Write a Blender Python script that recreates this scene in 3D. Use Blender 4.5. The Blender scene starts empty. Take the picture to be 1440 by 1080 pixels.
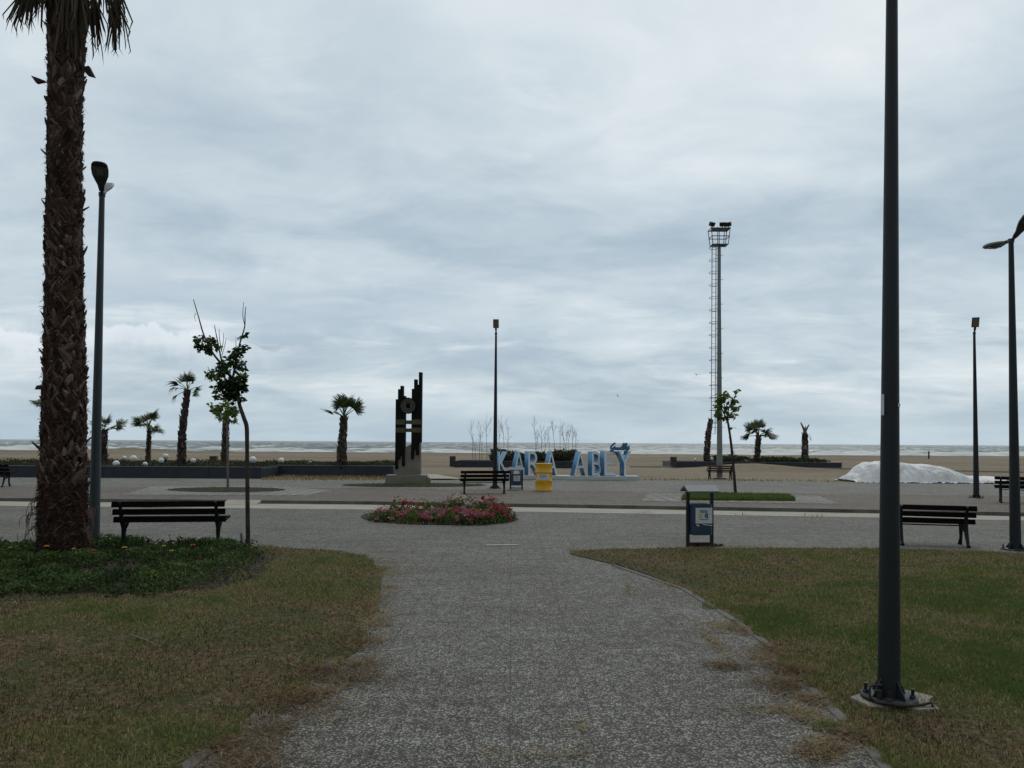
import bpy, math, random
import numpy as np
from mathutils import Vector, Matrix, Euler
rnd = random.Random(7)
rng = np.random.default_rng(11)
R = math.radians
sc = bpy.context.scene
COL = sc.collection

# ------------------------------------------------------------------ camera
H, FPX, PITCH, ROLL, SHIFT = 1.7, 1082.0, R(1.8), R(0.36), 48.0
cam = bpy.data.cameras.new('camera'); camo = bpy.data.objects.new('camera', cam); COL.objects.link(camo)
cam.sensor_width = 36; cam.lens = FPX / 1440 * 36; cam.shift_y = SHIFT / 1440
cam.clip_start = 0.05; cam.clip_end = 40000
CM = Matrix.Rotation(math.pi / 2 + PITCH, 3, 'X') @ Matrix.Rotation(ROLL, 3, 'Z')
camo.matrix_world = Matrix.Translation((0, 0, H)) @ CM.to_4x4()
sc.camera = camo

def ray(px, py):
    return CM @ Vector(((px - 720) / FPX, (540 - py + SHIFT) / FPX, -1.0))
def on(px, py, z=0.0):                     # where a sight line meets the level z
    d = ray(px, py); t = (z - H) / d.z
    return Vector((d.x * t, d.y * t, z))
def at(px, py, Y):                         # where a sight line is Y metres ahead
    d = ray(px, py); t = Y / d.y
    return Vector((d.x * t, Y, H + d.z * t))

# ------------------------------------------------------------------ node helpers
class NT:
    def __init__(s, tree): s.t = tree; tree.nodes.clear()
    def n(s, typ, **kw):
        nd = s.t.nodes.new(typ)
        for k, v in kw.items(): setattr(nd, k, v)
        return nd
    def inp(s, sock, v):
        if hasattr(v, 'is_output') or isinstance(v, bpy.types.NodeSocket): s.t.links.new(v, sock)
        else: sock.default_value = v
    def m(s, op, a, b=0.0, c=0.0, clamp=False):
        nd = s.n('ShaderNodeMath', operation=op, use_clamp=clamp)
        for i, v in enumerate((a, b, c)): s.inp(nd.inputs[i], v)
        return nd.outputs[0]
    def ss(s, v, e0, e1):
        nd = s.n('ShaderNodeMapRange', interpolation_type='SMOOTHSTEP')
        s.inp(nd.inputs[0], v); s.inp(nd.inputs[1], e0); s.inp(nd.inputs[2], e1)
        nd.inputs[3].default_value = 0; nd.inputs[4].default_value = 1
        return nd.outputs[0]
    def noise(s, vec, scale, detail=4, rough=.5, dist=0, out=0):
        nd = s.n('ShaderNodeTexNoise'); s.inp(nd.inputs['Vector'], vec)
        nd.inputs['Scale'].default_value = scale; nd.inputs['Detail'].default_value = detail
        nd.inputs['Roughness'].default_value = rough; nd.inputs['Distortion'].default_value = dist
        return nd.outputs[out]
    def mapv(s, vec, scale=(1, 1, 1), loc=(0, 0, 0), rot=(0, 0, 0)):
        nd = s.n('ShaderNodeMapping'); s.inp(nd.inputs[0], vec)
        nd.inputs['Location'].default_value = loc; nd.inputs['Scale'].default_value = scale; nd.inputs['Rotation'].default_value = rot
        return nd.outputs[0]
    def ramp(s, fac, stops, interp='LINEAR'):
        nd = s.n('ShaderNodeValToRGB'); s.inp(nd.inputs[0], fac); cr = nd.color_ramp; cr.interpolation = interp
        while len(cr.elements) < len(stops): cr.elements.new(.5)
        for e, (p, c) in zip(cr.elements, stops): e.position = p; e.color = (*c, 1)
        return nd.outputs[0]
    def mix(s, fac, a, b, blend='MIX'):
        nd = s.n('ShaderNodeMix', data_type='RGBA', blend_type=blend)
        s.inp(nd.inputs[0], fac)
        for i, v in ((6, a), (7, b)): s.inp(nd.inputs[i], (*v, 1) if isinstance(v, tuple) and len(v) == 3 else v)
        return nd.outputs[2]

# ------------------------------------------------------------------ world: overcast sky
SUN_EL, SUN_AZ = R(48), R(18)              # azimuth measured from +Y (the sea) towards +X
w = bpy.data.worlds.new('World'); sc.world = w; w.use_nodes = True
T = NT(w.node_tree)
tc = T.n('ShaderNodeTexCoord').outputs['Generated']
sep = T.n('ShaderNodeSeparateXYZ'); T.inp(sep.inputs[0], tc)
X, Y, Z = sep.outputs
zc = T.m('MAXIMUM', Z, 0.0)
den = T.m('ADD', zc, 0.22)
cmb = T.n('ShaderNodeCombineXYZ')
T.inp(cmb.inputs[0], T.m('DIVIDE', X, den)); T.inp(cmb.inputs[1], T.m('DIVIDE', Y, den))
P = cmb.outputs[0]
broad = T.noise(T.mapv(P, (.7, .9, 1), (3.1, 7.3, 0)), .95, 4, .5, .6)
mid = T.noise(T.mapv(P, (1.0, 1.35, 1), (1.7, 2.2, 0), (0, 0, .45)), 2.0, 8, .54, .6)
fine = T.noise(T.mapv(P, (1, 1.5, 1), (9.7, 4.2, 0), (0, 0, -.35)), 6.0, 9, .60, .6)
val = T.m('ADD', T.m('ADD', T.m('MULTIPLY', broad, .54), T.m('MULTIPLY', mid, .34)), T.m('MULTIPLY', fine, .12))
cloud = T.ramp(val, [(.34, (.30, .385, .46)), (.43, (.385, .472, .542)), (.51, (.485, .565, .618)), (.60, (.61, .67, .705)), (.69, (.76, .785, .79))])
# towards the zenith the cover is whiter and smoother
# bright broken edges where the cover thins
rim = T.noise(T.mapv(P, (1.1, 1.9, 1), (5.3, 8.1, 0), (0, 0, .2)), 2.8, 8, .58, .5)
cloud = T.mix(T.m('MULTIPLY', T.m('MULTIPLY', T.ss(rim, .54, .70), T.ss(broad, .40, .58)), .26), cloud, (.80, .82, .82))
cloud = T.mix(T.m('MULTIPLY', T.ss(Z, .25, .55), .35), cloud, (.62, .68, .715))
# bank of cumulus low in the west, and thin bright streaks under it
azi = T.m('DIVIDE', X, T.m('MAXIMUM', Y, .05))
elv = T.m('DIVIDE', Z, T.m('MAXIMUM', Y, .05))
ca = T.n('ShaderNodeCombineXYZ'); T.inp(ca.inputs[0], azi); T.inp(ca.inputs[1], elv)
puff = T.noise(T.mapv(ca.outputs[0], (1, .5, 1)), 9.0, 6, .62, .2)
edge = T.m('ADD', T.m('MULTIPLY', T.m('SUBTRACT', puff, .5), .11), .150)
edge = T.m('SUBTRACT', edge, T.m('MULTIPLY', T.m('ABSOLUTE', T.m('ADD', azi, .50)), .10))
bank = T.m('MULTIPLY', T.ss(T.m('SUBTRACT', edge, elv), 0.0, .007), T.m('SUBTRACT', 1.0, T.ss(T.m('SUBTRACT', edge, elv), .010, .045)))
bank = T.m('MULTIPLY', bank, T.m('SUBTRACT', 1.0, T.ss(azi, -.44, -.22)))
cloud = T.mix(T.m('MULTIPLY', bank, .62), cloud, (.74, .78, .82))
dband = T.m('MULTIPLY', T.ss(T.m('SUBTRACT', elv, edge), -.002, .03), T.m('SUBTRACT', 1.0, T.ss(T.m('SUBTRACT', elv, edge), .05, .13)))
dband = T.m('MULTIPLY', dband, T.m('SUBTRACT', 1.0, T.ss(azi, -.15, .25)))
cloud = T.mix(T.m('MULTIPLY', dband, .45), cloud, (.345, .44, .53))
streak = T.noise(T.mapv(ca.outputs[0], (1.2, 8.0, 1), (2.3, .4, 0), (0, 0, .02)), 3.2, 7, .6, .35)
low = T.m('MULTIPLY', T.ss(elv, .03, .09), T.m('SUBTRACT', 1.0, T.ss(elv, .14, .24)))
cloud = T.mix(T.m('MULTIPLY', T.m('MULTIPLY', T.ss(streak, .52, .70), low), .60), cloud, (.72, .76, .79))
hz = T.m('SUBTRACT', 1.0, T.ss(elv, .005, .075))
hcol = T.mix(T.ss(streak, .40, .62), (.36, .47, .555), (.45, .55, .62))
cloud = T.mix(T.m('MULTIPLY', hz, .85), cloud, hcol)
# sky behind the camera, out of view, dimmed to hold the backlit look
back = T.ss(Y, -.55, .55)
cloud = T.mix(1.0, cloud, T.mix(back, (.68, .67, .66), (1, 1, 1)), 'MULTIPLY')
# overcast skies peak overhead; raised out of view to light the ground
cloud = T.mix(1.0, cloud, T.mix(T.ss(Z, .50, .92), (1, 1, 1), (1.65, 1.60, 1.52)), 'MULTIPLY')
sky = T.n('ShaderNodeTexSky', sky_type='NISHITA'); sky.sun_disc = False
sky.sun_elevation = SUN_EL; sky.sun_rotation = SUN_AZ
b1 = T.n('ShaderNodeBackground'); T.inp(b1.inputs[0], sky.outputs[0]); b1.inputs[1].default_value = 0.07
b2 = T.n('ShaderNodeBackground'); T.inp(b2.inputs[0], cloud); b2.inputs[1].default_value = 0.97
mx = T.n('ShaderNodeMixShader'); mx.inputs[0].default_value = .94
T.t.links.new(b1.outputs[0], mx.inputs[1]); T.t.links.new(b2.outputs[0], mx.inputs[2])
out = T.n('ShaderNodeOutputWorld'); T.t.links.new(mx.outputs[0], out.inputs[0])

sun = bpy.data.lights.new('sun', 'SUN'); suno = bpy.data.objects.new('sun', sun); COL.objects.link(suno)
sun.energy = 0.7; sun.angle = R(24); sun.color = (1, .97, .93)
sd = Vector((math.sin(SUN_AZ) * math.cos(SUN_EL), math.cos(SUN_AZ) * math.cos(SUN_EL), math.sin(SUN_EL)))
suno.rotation_euler = sd.to_track_quat('Z', 'Y').to_euler()
vs = sc.view_settings; vs.view_transform = 'Standard'; vs.look = 'None'; vs.exposure = .28; vs.gamma = 1

# ------------------------------------------------------------------ materials
def newmat(name):
    m = bpy.data.materials.new(name); m.use_nodes = True; return m, NT(m.node_tree)
def finish(t, color, rough=.8, bump=None, bstr=.3, bdist=.01, spec=.3, metal=0.0, transl=0.0):
    b = t.n('ShaderNodeBsdfPrincipled'); t.inp(b.inputs['Base Color'], (*color, 1) if isinstance(color, tuple) else color)
    t.inp(b.inputs['Roughness'], rough); b.inputs['Specular IOR Level'].default_value = spec; b.inputs['Metallic'].default_value = metal
    if bump is not None:
        bn = t.n('ShaderNodeBump'); t.inp(bn.inputs['Height'], bump); bn.inputs['Strength'].default_value = bstr; bn.inputs['Distance'].default_value = bdist
        t.t.links.new(bn.outputs[0], b.inputs['Normal'])
    o = t.n('ShaderNodeOutputMaterial')
    if transl:
        tr = t.n('ShaderNodeBsdfTranslucent'); t.inp(tr.inputs[0], (*color, 1) if isinstance(color, tuple) else color)
        mxs = t.n('ShaderNodeMixShader'); mxs.inputs[0].default_value = transl
        t.t.links.new(b.outputs[0], mxs.inputs[1]); t.t.links.new(tr.outputs[0], mxs.inputs[2]); t.t.links.new(mxs.outputs[0], o.inputs[0])
    else: t.t.links.new(b.outputs[0], o.inputs[0])
def simple(name, c, rough=.7, scale=6, amt=.25, spec=.3, bstr=.0, c2=None, metal=0.0, transl=0.0, stretch=(1, 1, 1)):
    m, t = newmat(name)
    co = t.mapv(t.n('ShaderNodeTexCoord').outputs['Object'], stretch)
    nz = t.noise(co, scale, 6, .6)
    c2 = c2 or tuple(x * (1 - amt * 1.6) for x in c)
    col = t.ramp(nz, [(.30, c2), (.68, c)])
    finish(t, col, t.m('ADD', t.m('MULTIPLY', nz, .2), rough - .1), nz if bstr else None, bstr, .01, spec, metal, transl)
    return m
def tinted(name, stops, rough=.75, transl=.25, attr='tint'):
    m, t = newmat(name)
    a = t.n('ShaderNodeAttribute', attribute_name=attr).outputs['Fac']
    finish(t, t.ramp(a, stops), rough, spec=.2, transl=transl); return m
def geo(t): return t.n('ShaderNodeNewGeometry').outputs['Position']

def paving_mat(name, dark, pale, scale, joint=.5, warm=(1, 1, 1), jrot=0.0, chips=.45, gapw=.006, full=False):
    m, t = newmat(name); g = geo(t)
    g2 = t.mapv(g, (1, 1, 0))
    wob = t.n('ShaderNodeVectorMath', operation='ADD'); t.inp(wob.inputs[0], g2)
    wn = t.n('ShaderNodeTexNoise'); t.inp(wn.inputs['Vector'], g2); wn.inputs['Scale'].default_value = scale * 1.3
    sc_ = t.n('ShaderNodeVectorMath', operation='SCALE'); t.inp(sc_.inputs[0], wn.outputs['Color']); sc_.inputs['Scale'].default_value = .6 / scale
    t.t.links.new(sc_.outputs[0], wob.inputs[1])
    v = t.n('ShaderNodeTexVoronoi', feature='F1'); t.inp(v.inputs['Vector'], wob.outputs[0]); v.inputs['Scale'].default_value = scale
    sp = t.n('ShaderNodeSeparateColor'); t.t.links.new(v.outputs['Color'], sp.inputs[0])
    dist = v.outputs['Distance']
    stone = t.ramp(sp.outputs[0], [(0, dark), (chips, tuple(x * 1.5 for x in dark)), (chips + .15, tuple(a * .45 + b * .55 for a, b in zip(dark, pale))), (1, pale)])
    edgef = t.ss(dist, .35, .62)
    stone = t.mix(edgef, stone, tuple(x * .8 for x in dark))
    big = t.noise(g2, .55, 5, .6); med = t.noise(g2, 3.5, 5, .6, .4)
    stone = t.mix(1.0, stone, t.ramp(big, [(.3, (.78, .77, .74)), (.7, (1.12, 1.12, 1.12))]), 'MULTIPLY')
    stone = t.mix(1.0, stone, t.ramp(med, [(.3, (.82, .80, .76)), (.62, (1.06, 1.06, 1.06))]), 'MULTIPLY')
    gr1 = t.noise(g2, 11.0, 3, .7); gr2 = t.noise(t.mapv(g2, (.35, 1.6, 1)), 2.2, 5, .65, .3)
    stone = t.mix(1.0, stone, t.ramp(gr1, [(.32, (.62, .62, .62)), (.66, (1.32, 1.32, 1.32))]), 'MULTIPLY')
    stone = t.mix(1.0, stone, t.ramp(gr2, [(.32, (.84, .82, .79)), (.6, (1.05, 1.05, 1.05))]), 'MULTIPLY')
    stone = t.mix(1.0, stone, warm, 'MULTIPLY')
    if joint:
        br = t.n('ShaderNodeTexBrick', offset=0.0); t.inp(br.inputs['Vector'], t.mapv(g2, rot=(0, 0, jrot)))
        br.inputs['Scale'].default_value = 1.0; br.inputs['Mortar Size'].default_value = gapw; br.inputs['Mortar Smooth'].default_value = .2
        br.inputs['Brick Width'].default_value = joint; br.inputs['Row Height'].default_value = joint
        gap = br.outputs['Fac'] if full else t.m('MULTIPLY', br.outputs['Fac'], t.ss(t.noise(g2, 1.7, 3, .6), .36, .52))
        stone = t.mix(t.m('MULTIPLY', gap, .75), stone, (.035, .033, .024))
    finish(t, stone, .8, t.m('SUBTRACT', 1.0, dist), .5, .006, .25)
    return m
M = {}
M['paving'] = paving_mat('washed_pebble_paving', (.058, .0555, .050), (.295, .283, .258), 70, .5, chips=.28, gapw=.006)
M['pav_back'] = paving_mat('grey_paver', (.105, .101, .092), (.28, .268, .245), 30, .4)
M['pav_brown'] = paving_mat('brown_paver', (.092, .077, .064), (.20, .168, .142), 30, .4)
M['tile'] = paving_mat('pale_tile', (.17, .165, .155), (.30, .29, .27), 25, .40, gapw=.03, full=True)
def strip_concrete(name, a, b):
    m, t = newmat(name); g = geo(t)
    n1 = t.noise(t.mapv(g, (.6, 2, 1)), 2.0, 7, .65, .4); n2 = t.noise(g, 40, 3, .6)
    c = t.ramp(n1, [(.3, a), (.62, b)]); c = t.mix(1.0, c, t.ramp(n2, [(.3, (.85, .85, .85)), (.7, (1.06, 1.06, 1.06))]), 'MULTIPLY')
    finish(t, c, .85, n2, .2, .004); return m
M['concrete_strip'] = strip_concrete('gutter_concrete', (.20, .184, .150), (.315, .292, .243))
M['kerb'] = strip_concrete('kerb_stone', (.055, .052, .046), (.13, .125, .115))
M['concrete'] = strip_concrete('cast_concrete', (.13, .115, .095), (.20, .18, .15))
M['white_concrete'] = strip_concrete('painted_concrete', (.34, .36, .36), (.5, .52, .52))
M['edging'] = strip_concrete('edging_stone', (.060, .053, .048), (.115, .103, .095))
def sand_mat():
    m, t = newmat('beach_sand'); g = geo(t)
    n1 = t.noise(t.mapv(g, (.25, 1, 1)), .16, 6, .6, .5); n2 = t.noise(g, 3.0, 6, .65)
    c = t.ramp(n1, [(.28, (.125, .097, .066)), (.5, (.185, .148, .105)), (.72, (.235, .195, .145))])
    c = t.mix(1.0, c, t.ramp(n2, [(.3, (.72, .72, .72)), (.65, (1.08, 1.08, 1.08))]), 'MULTIPLY')
    finish(t, c, .95, n2, .8, .08, .1); return m
M['sand'] = sand_mat()
def lawn_mat():
    m, t = newmat('lawn_thatch'); g = geo(t)
    n1 = t.noise(g, .9, 6, .6, .3); n2 = t.noise(t.mapv(g, (1, 1, 1), (4, 2, 0)), 26, 6, .7); n3 = t.noise(g, 5, 5, .6)
    a = t.ramp(n2, [(.3, (.028, .021, .012)), (.52, (.090, .064, .036)), (.72, (.21, .16, .092))])
    b = t.ramp(n2, [(.3, (.018, .022, .008)), (.55, (.058, .064, .022)), (.75, (.14, .13, .055))])
    c = t.mix(t.ss(t.m('ADD', t.m('MULTIPLY', n1, .6), t.m('MULTIPLY', n3, .4)), .42, .56), a, b)
    finish(t, c, .95, n2, .9, .03, .1); return m
M['lawn'] = lawn_mat()
M['soil'] = simple('dark_soil', (.040, .034, .027), .95, 22, .5, .1, .5)
GRASS = [(0, (.066, .040, .022)), (.2, (.165, .108, .058)), (.36, (.34, .265, .14)), (.52, (.225, .20, .075)), (.72, (.125, .145, .042)), (1, (.085, .128, .030))]
M['grass'] = tinted('grass_blade', GRASS, .8, .3)
M['leaf_dark'] = tinted('leaf_dark_green', [(0, (.016, .028, .009)), (.5, (.046, .082, .018)), (.85, (.095, .138, .027)), (1, (.16, .17, .04))], .6, .25)
M['leaf_tree'] = tinted('tree_leaf', [(0, (.010, .020, .007)), (.5, (.045, .082, .020)), (.85, (.11, .155, .034)), (1, (.18, .19, .04))], .5, .3)
M['leaf_bright'] = tinted('young_leaf', [(0, (.03, .055, .012)), (.5, (.08, .135, .026)), (1, (.19, .25, .045))], .5, .35)
M['hedge'] = tinted('hedge_leaf', [(0, (.015, .018, .009)), (.5, (.04, .046, .02)), (.8, (.075, .075, .035)), (1, (.13, .11, .06))], .8, .2)
M['boot'] = tinted('palm_leaf_base', [(0, (.006, .004, .003)), (.38, (.032, .016, .011)), (.66, (.080, .044, .032)), (.88, (.135, .094, .074)), (1, (.21, .165, .135))], .85, 0)
M['boot_far'] = tinted('palm_bark', [(0, (.016, .011, .009)), (.5, (.055, .040, .032)), (.85, (.12, .10, .085)), (1, (.2, .175, .15))], .9, 0)
M['frond'] = tinted('palm_frond', [(0, (.022, .038, .013)), (.5, (.055, .080, .026)), (.8, (.10, .125, .045)), (1, (.17, .17, .08))], .55, .2)
M['dead_frond'] = tinted('dead_palm_frond', [(0, (.022, .015, .010)), (.5, (.055, .042, .028)), (1, (.15, .125, .09))], .85, .15)
M['petal'] = tinted('rose_petal', [(0, (.28, .008, .022)), (.3, (.34, .022, .065)), (.6, (.36, .10, .15)), (.8, (.42, .23, .26)), (1, (.62, .56, .48))], .6, .3)
M['bark_young'] = simple('young_bark', (.062, .050, .042), .85, 18, .5, .2, .5, stretch=(1, 1, .25))
M['bark_grey'] = simple('grey_bark', (.16, .145, .125), .85, 14, .35, .2, .4, stretch=(1, 1, .2))
M['twig'] = simple('dry_twig', (.17, .16, .15), .85, 9, .3)
M['post_paint'] = simple('lamp_post_paint', (.013, .0175, .020), .5, 5, .22, .3, stretch=(1, 1, .15))
M['post_paint_lit'] = simple('lit_lamp_post_paint', (.046, .060, .066), .5, 5, .22, .3, stretch=(1, 1, .15))  # same paint as the other posts, this pole's brighter lighting put into the colour
M['head_paint'] = simple('lamp_head_casing', (.022, .027, .030), .45, 9, .2, .5)
M['head_grey'] = simple('lamp_head_grey', (.20, .21, .22), .5, 9, .2, .5)
M['lens'] = simple('lamp_lens', (.075, .082, .072), .18, 3, .3, .6)
M['lens_amber'] = simple('lamp_emitter_plate', (.20, .17, .11), .4, 30, .3, .5)
M['galv'] = simple('galvanised_steel', (.20, .21, .205), .5, 6, .2, .5, metal=.35)
M['galv_dark'] = simple('weathered_steel', (.12, .125, .125), .5, 8, .3, .5, metal=.3)
M['flood'] = simple('floodlight_casing', (.02, .022, .024), .5, 8, .3, .4)
M['rust'] = simple('rusty_rod', (.035, .028, .024), .8, 30, .5, .3)
M['wood'] = simple('bench_plank', (.0085, .0055, .0045), .75, 7, .5, .06, .2, stretch=(.3, 6, 6))
M['wood_red'] = simple('bench_plank_reddish', (.085, .034, .024), .6, 7, .4, .3, .2, stretch=(.3, 6, 6))
M['iron'] = simple('cast_iron', (.010, .0105, .011), .6, 20, .3, .2)
M['corten'] = simple('dark_steel', (.007, .006, .006), .7, 8, .4, .15)
M['brass'] = simple('bronze_band', (.095, .072, .045), .55, 10, .35, .4)
M['disc'] = simple('bronze_disc', (.085, .072, .066), .6, 25, .35, .4)
M['bin_blue'] = simple('bin_blue_paint', (.014, .040, .085), .42, 6, .3, .45)
M['bin_frame'] = simple('bin_frame_paint', (.009, .013, .019), .45, 10, .3, .4)
M['bin_roof'] = simple('bin_roof_sheet', (.085, .105, .118), .55, 8, .2, .3)
M['poster'] = simple('poster_paper', (.50, .52, .52), .7, 14, .12)
M['poster_teal'] = simple('poster_teal_ink', (.20, .28, .30), .7, 40, .25)
M['poster_yellow'] = simple('poster_yellow_ink', (.50, .44, .17), .7, 40, .25)
M['poster_blue'] = simple('poster_blue_ink', (.035, .10, .26), .7, 40, .2)
M['poster_grey'] = simple('poster_grey_ink', (.19, .23, .29), .7, 60, .3)
M['barrel'] = simple('yellow_drum_paint', (.66, .36, .012), .38, 5, .14, .5, c2=(.52, .27, .012))
M['label'] = simple('paper_label', (.56, .56, .60), .7, 12, .1)
M['letter_face'] = simple('letter_face_paint', (.62, .72, .78), .5, 4, .10, .4)
M['letter_side'] = simple('letter_side_paint', (.075, .24, .44), .45, 3, .2, .4)
M['script_blue'] = simple('script_paint', (.06, .17, .28), .45, 3, .25, .4)
M['planter'] = simple('planter_panel', (.020, .028, .042), .5, 2.5, .3, .4)
M['planter_light'] = simple('planter_coping', (.045, .056, .075), .5, 3, .3, .4)
M['globe'] = simple('opal_globe', (.62, .62, .60), .35, 6, .08, .5)
M['tarp'] = simple('white_tarpaulin', (.60, .60, .62), .55, 3, .12, .4, .25)
M['green_sheet'] = simple('green_sheet', (.015, .07, .04), .6, 4, .3)
M['box_brown'] = simple('weathered_block', (.075, .064, .050), .85, 9, .35, .2, .3)
M['gull'] = simple('gull_plumage', (.17, .18, .19), .8, 5, .3)
M['marigold_y'] = simple('marigold_yellow', (.62, .42, .03), .7, 60, .3)
M['marigold_o'] = simple('marigold_orange', (.55, .12, .015), .7, 60, .3)
M['drain'] = simple('pale_drain_cover', (.30, .29, .26), .8, 18, .2)
M['stone'] = simple('rubble', (.045, .038, .030), .95, 12, .5, .1, .6)
def sea_mat():
    m, t = newmat('sea_water'); g = geo(t)
    f = t.n('ShaderNodeAttribute', attribute_name='foam').outputs['Fac']
    n = t.noise(t.mapv(g, (.25, .9, 1)), .9, 6, .62, .5); nl = t.noise(t.mapv(g, (.012, .035, 1)), 1.0, 6, .6)
    water = t.mix(t.ss(nl, .36, .62), (.032, .052, .054), (.13, .145, .135))
    fo = t.ss(t.m('ADD', f, t.m('MULTIPLY', t.m('SUBTRACT', n, .5), 1.1)), .42, .66)
    c = t.mix(fo, water, (.47, .49, .48))
    finish(t, c, t.m('ADD', t.m('MULTIPLY', fo, .5), .32), n, .55, .25, .35); return m
M['sea'] = sea_mat()
def tarp_mat():
    m, t = newmat('creased_white_sheet'); g = geo(t)
    n1 = t.noise(t.mapv(g, (1.6, .7, .5), rot=(0, 0, .5)), 2.6, 7, .62, 1.6); n2 = t.noise(g, 1.1, 5, .6, .5)
    c = t.ramp(n2, [(.3, (.40, .39, .37)), (.55, (.60, .60, .61))])
    finish(t, c, .5, n1, .9, .09, .35); return m
M['tarp'] = tarp_mat()

# ------------------------------------------------------------------ geometry helpers
class MB:
    def __init__(s): s.v = []; s.f = []; s.mi = []; s.sm = []; s.tint = []
    def add(s, vs_, fs, mi=0, smooth=False, tint=.5):
        o = len(s.v); s.v += [tuple(p) for p in vs_]; s.tint += [tint] * len(vs_)
        for f in fs: s.f.append(tuple(i + o for i in f)); s.mi.append(mi); s.sm.append(smooth)
    def box(s, c, size, rot=None, mi=0, tint=.5, bev=0.0):
        x, y, z = (a / 2 for a in size); c = Vector(c)
        if bev:
            b = bev; pts = []
            for zz, k in ((-z, b), (-z + b, 0), (z - b, 0), (z, b)):
                pts += [(-x + k, -y + k, zz), (x - k, -y + k, zz), (x - k, y - k, zz), (-x + k, y - k, zz)]
            fs = [(3, 2, 1, 0), (12, 13, 14, 15)]
            for r in range(3):
                for i in range(4): fs.append((r * 4 + i, r * 4 + (i + 1) % 4, r * 4 + 4 + (i + 1) % 4, r * 4 + 4 + i))
        else:
            pts = [(a * x, b * y, d * z) for d in (-1, 1) for a, b in ((-1, -1), (1, -1), (1, 1), (-1, 1))]
            fs = [(3, 2, 1, 0), (4, 5, 6, 7), (0, 1, 5, 4), (1, 2, 6, 5), (2, 3, 7, 6), (3, 0, 4, 7)]
        m = rot.to_matrix() if isinstance(rot, Euler) else (rot or Matrix.Identity(3))
        s.add([m @ Vector(p) + c for p in pts], fs, mi, False, tint)
    def tube(s, pts, rad, n=8, mi=0, caps=True, smooth=True, tint=.5, jit=0.0):
        pts = [Vector(p) for p in pts]
        rad = [rad] * len(pts) if isinstance(rad, (int, float)) else rad
        vs_ = []; fs = []; u = None
        for i, p in enumerate(pts):
            d = (pts[min(i + 1, len(pts) - 1)] - pts[max(i - 1, 0)])
            d = d.normalized() if d.length > 1e-9 else Vector((0, 0, 1))
            if u is None: u = d.orthogonal().normalized()
            u = (u - d * u.dot(d)); u = u.normalized() if u.length > 1e-6 else d.orthogonal().normalized()
            v = d.cross(u)
            for k in range(n):
                a = 2 * math.pi * k / n; r = rad[i] * (1 + (rnd.uniform(-jit, jit) if jit else 0))
                vs_.append(p + (u * math.cos(a) + v * math.sin(a)) * r)
        for i in range(len(pts) - 1):
            for k in range(n): fs.append((i * n + k, i * n + (k + 1) % n, (i + 1) * n + (k + 1) % n, (i + 1) * n + k))
        s.add(vs_, fs, mi, smooth, tint)
        if caps:
            o = len(pts) - 1
            s.add(vs_[:n], [tuple(range(n - 1, -1, -1))], mi, False, tint); s.add(vs_[o * n:], [tuple(range(n))], mi, False, tint)
    def lathe(s, prof, n=20, mi=0, c=(0, 0, 0), smooth=True, tint=.5):
        vs_ = []; fs = []
        for r, z in prof:
            for k in range(n):
                a = 2 * math.pi * k / n; vs_.append((c[0] + r * math.cos(a), c[1] + r * math.sin(a), c[2] + z))
        for i in range(len(prof) - 1):
            for k in range(n): fs.append((i * n + k, i * n + (k + 1) % n, (i + 1) * n + (k + 1) % n, (i + 1) * n + k))
        s.add(vs_, fs, mi, smooth, tint)
    def prism(s, poly, y0, y1, mi=0):          # polygon in x,z pushed along y
        n = len(poly); vs_ = [(x, y0, z) for x, z in poly] + [(x, y1, z) for x, z in poly]
        fs = [tuple(range(n)), tuple(range(2 * n - 1, n - 1, -1))] + [(i, n + i, n + (i + 1) % n, (i + 1) % n) for i in range(n)]
        s.add(vs_, fs, mi)
    def build(s, name, mats, parent=None, tint=False):
        me = bpy.data.meshes.new(name); me.from_pydata(s.v, [], s.f)
        for m in (mats if isinstance(mats, (list, tuple)) else [mats]): me.materials.append(m)
        me.polygons.foreach_set('material_index', s.mi); me.polygons.foreach_set('use_smooth', s.sm)
        if tint:
            a = me.attributes.new('tint', 'FLOAT', 'POINT'); a.data.foreach_set('value', s.tint)
        me.update()
        return link(name, me, parent)
def link(name, me, parent=None):
    o = bpy.data.objects.new(name, me); COL.objects.link(o)
    if parent is not None: o.parent = parent
    return o
def thing(name, label, cat, loc=(0, 0, 0), rotz=0, group=None):
    o = bpy.data.objects.new(name, None); COL.objects.link(o); o.location = loc; o.rotation_euler = (0, 0, rotz)
    o.empty_display_size = .2
    return tag(o, label, cat, group)
def tag(o, label, cat, group=None, kind=None):
    o['label'] = label; o['category'] = cat
    if group: o['group'] = group
    if kind: o['kind'] = kind
    return o
def copy_tree(root, label, loc, rotz, group=None):
    r = root.copy(); COL.objects.link(r); r.location = loc; r.rotation_euler = (0, 0, rotz); r['label'] = label
    if group: r['group'] = group
    for ch in list(root.children):
        c = ch.copy(); COL.objects.link(c); c.parent = r
        for g in list(ch.children):
            d = g.copy(); COL.objects.link(d); d.parent = c
    return r
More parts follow.
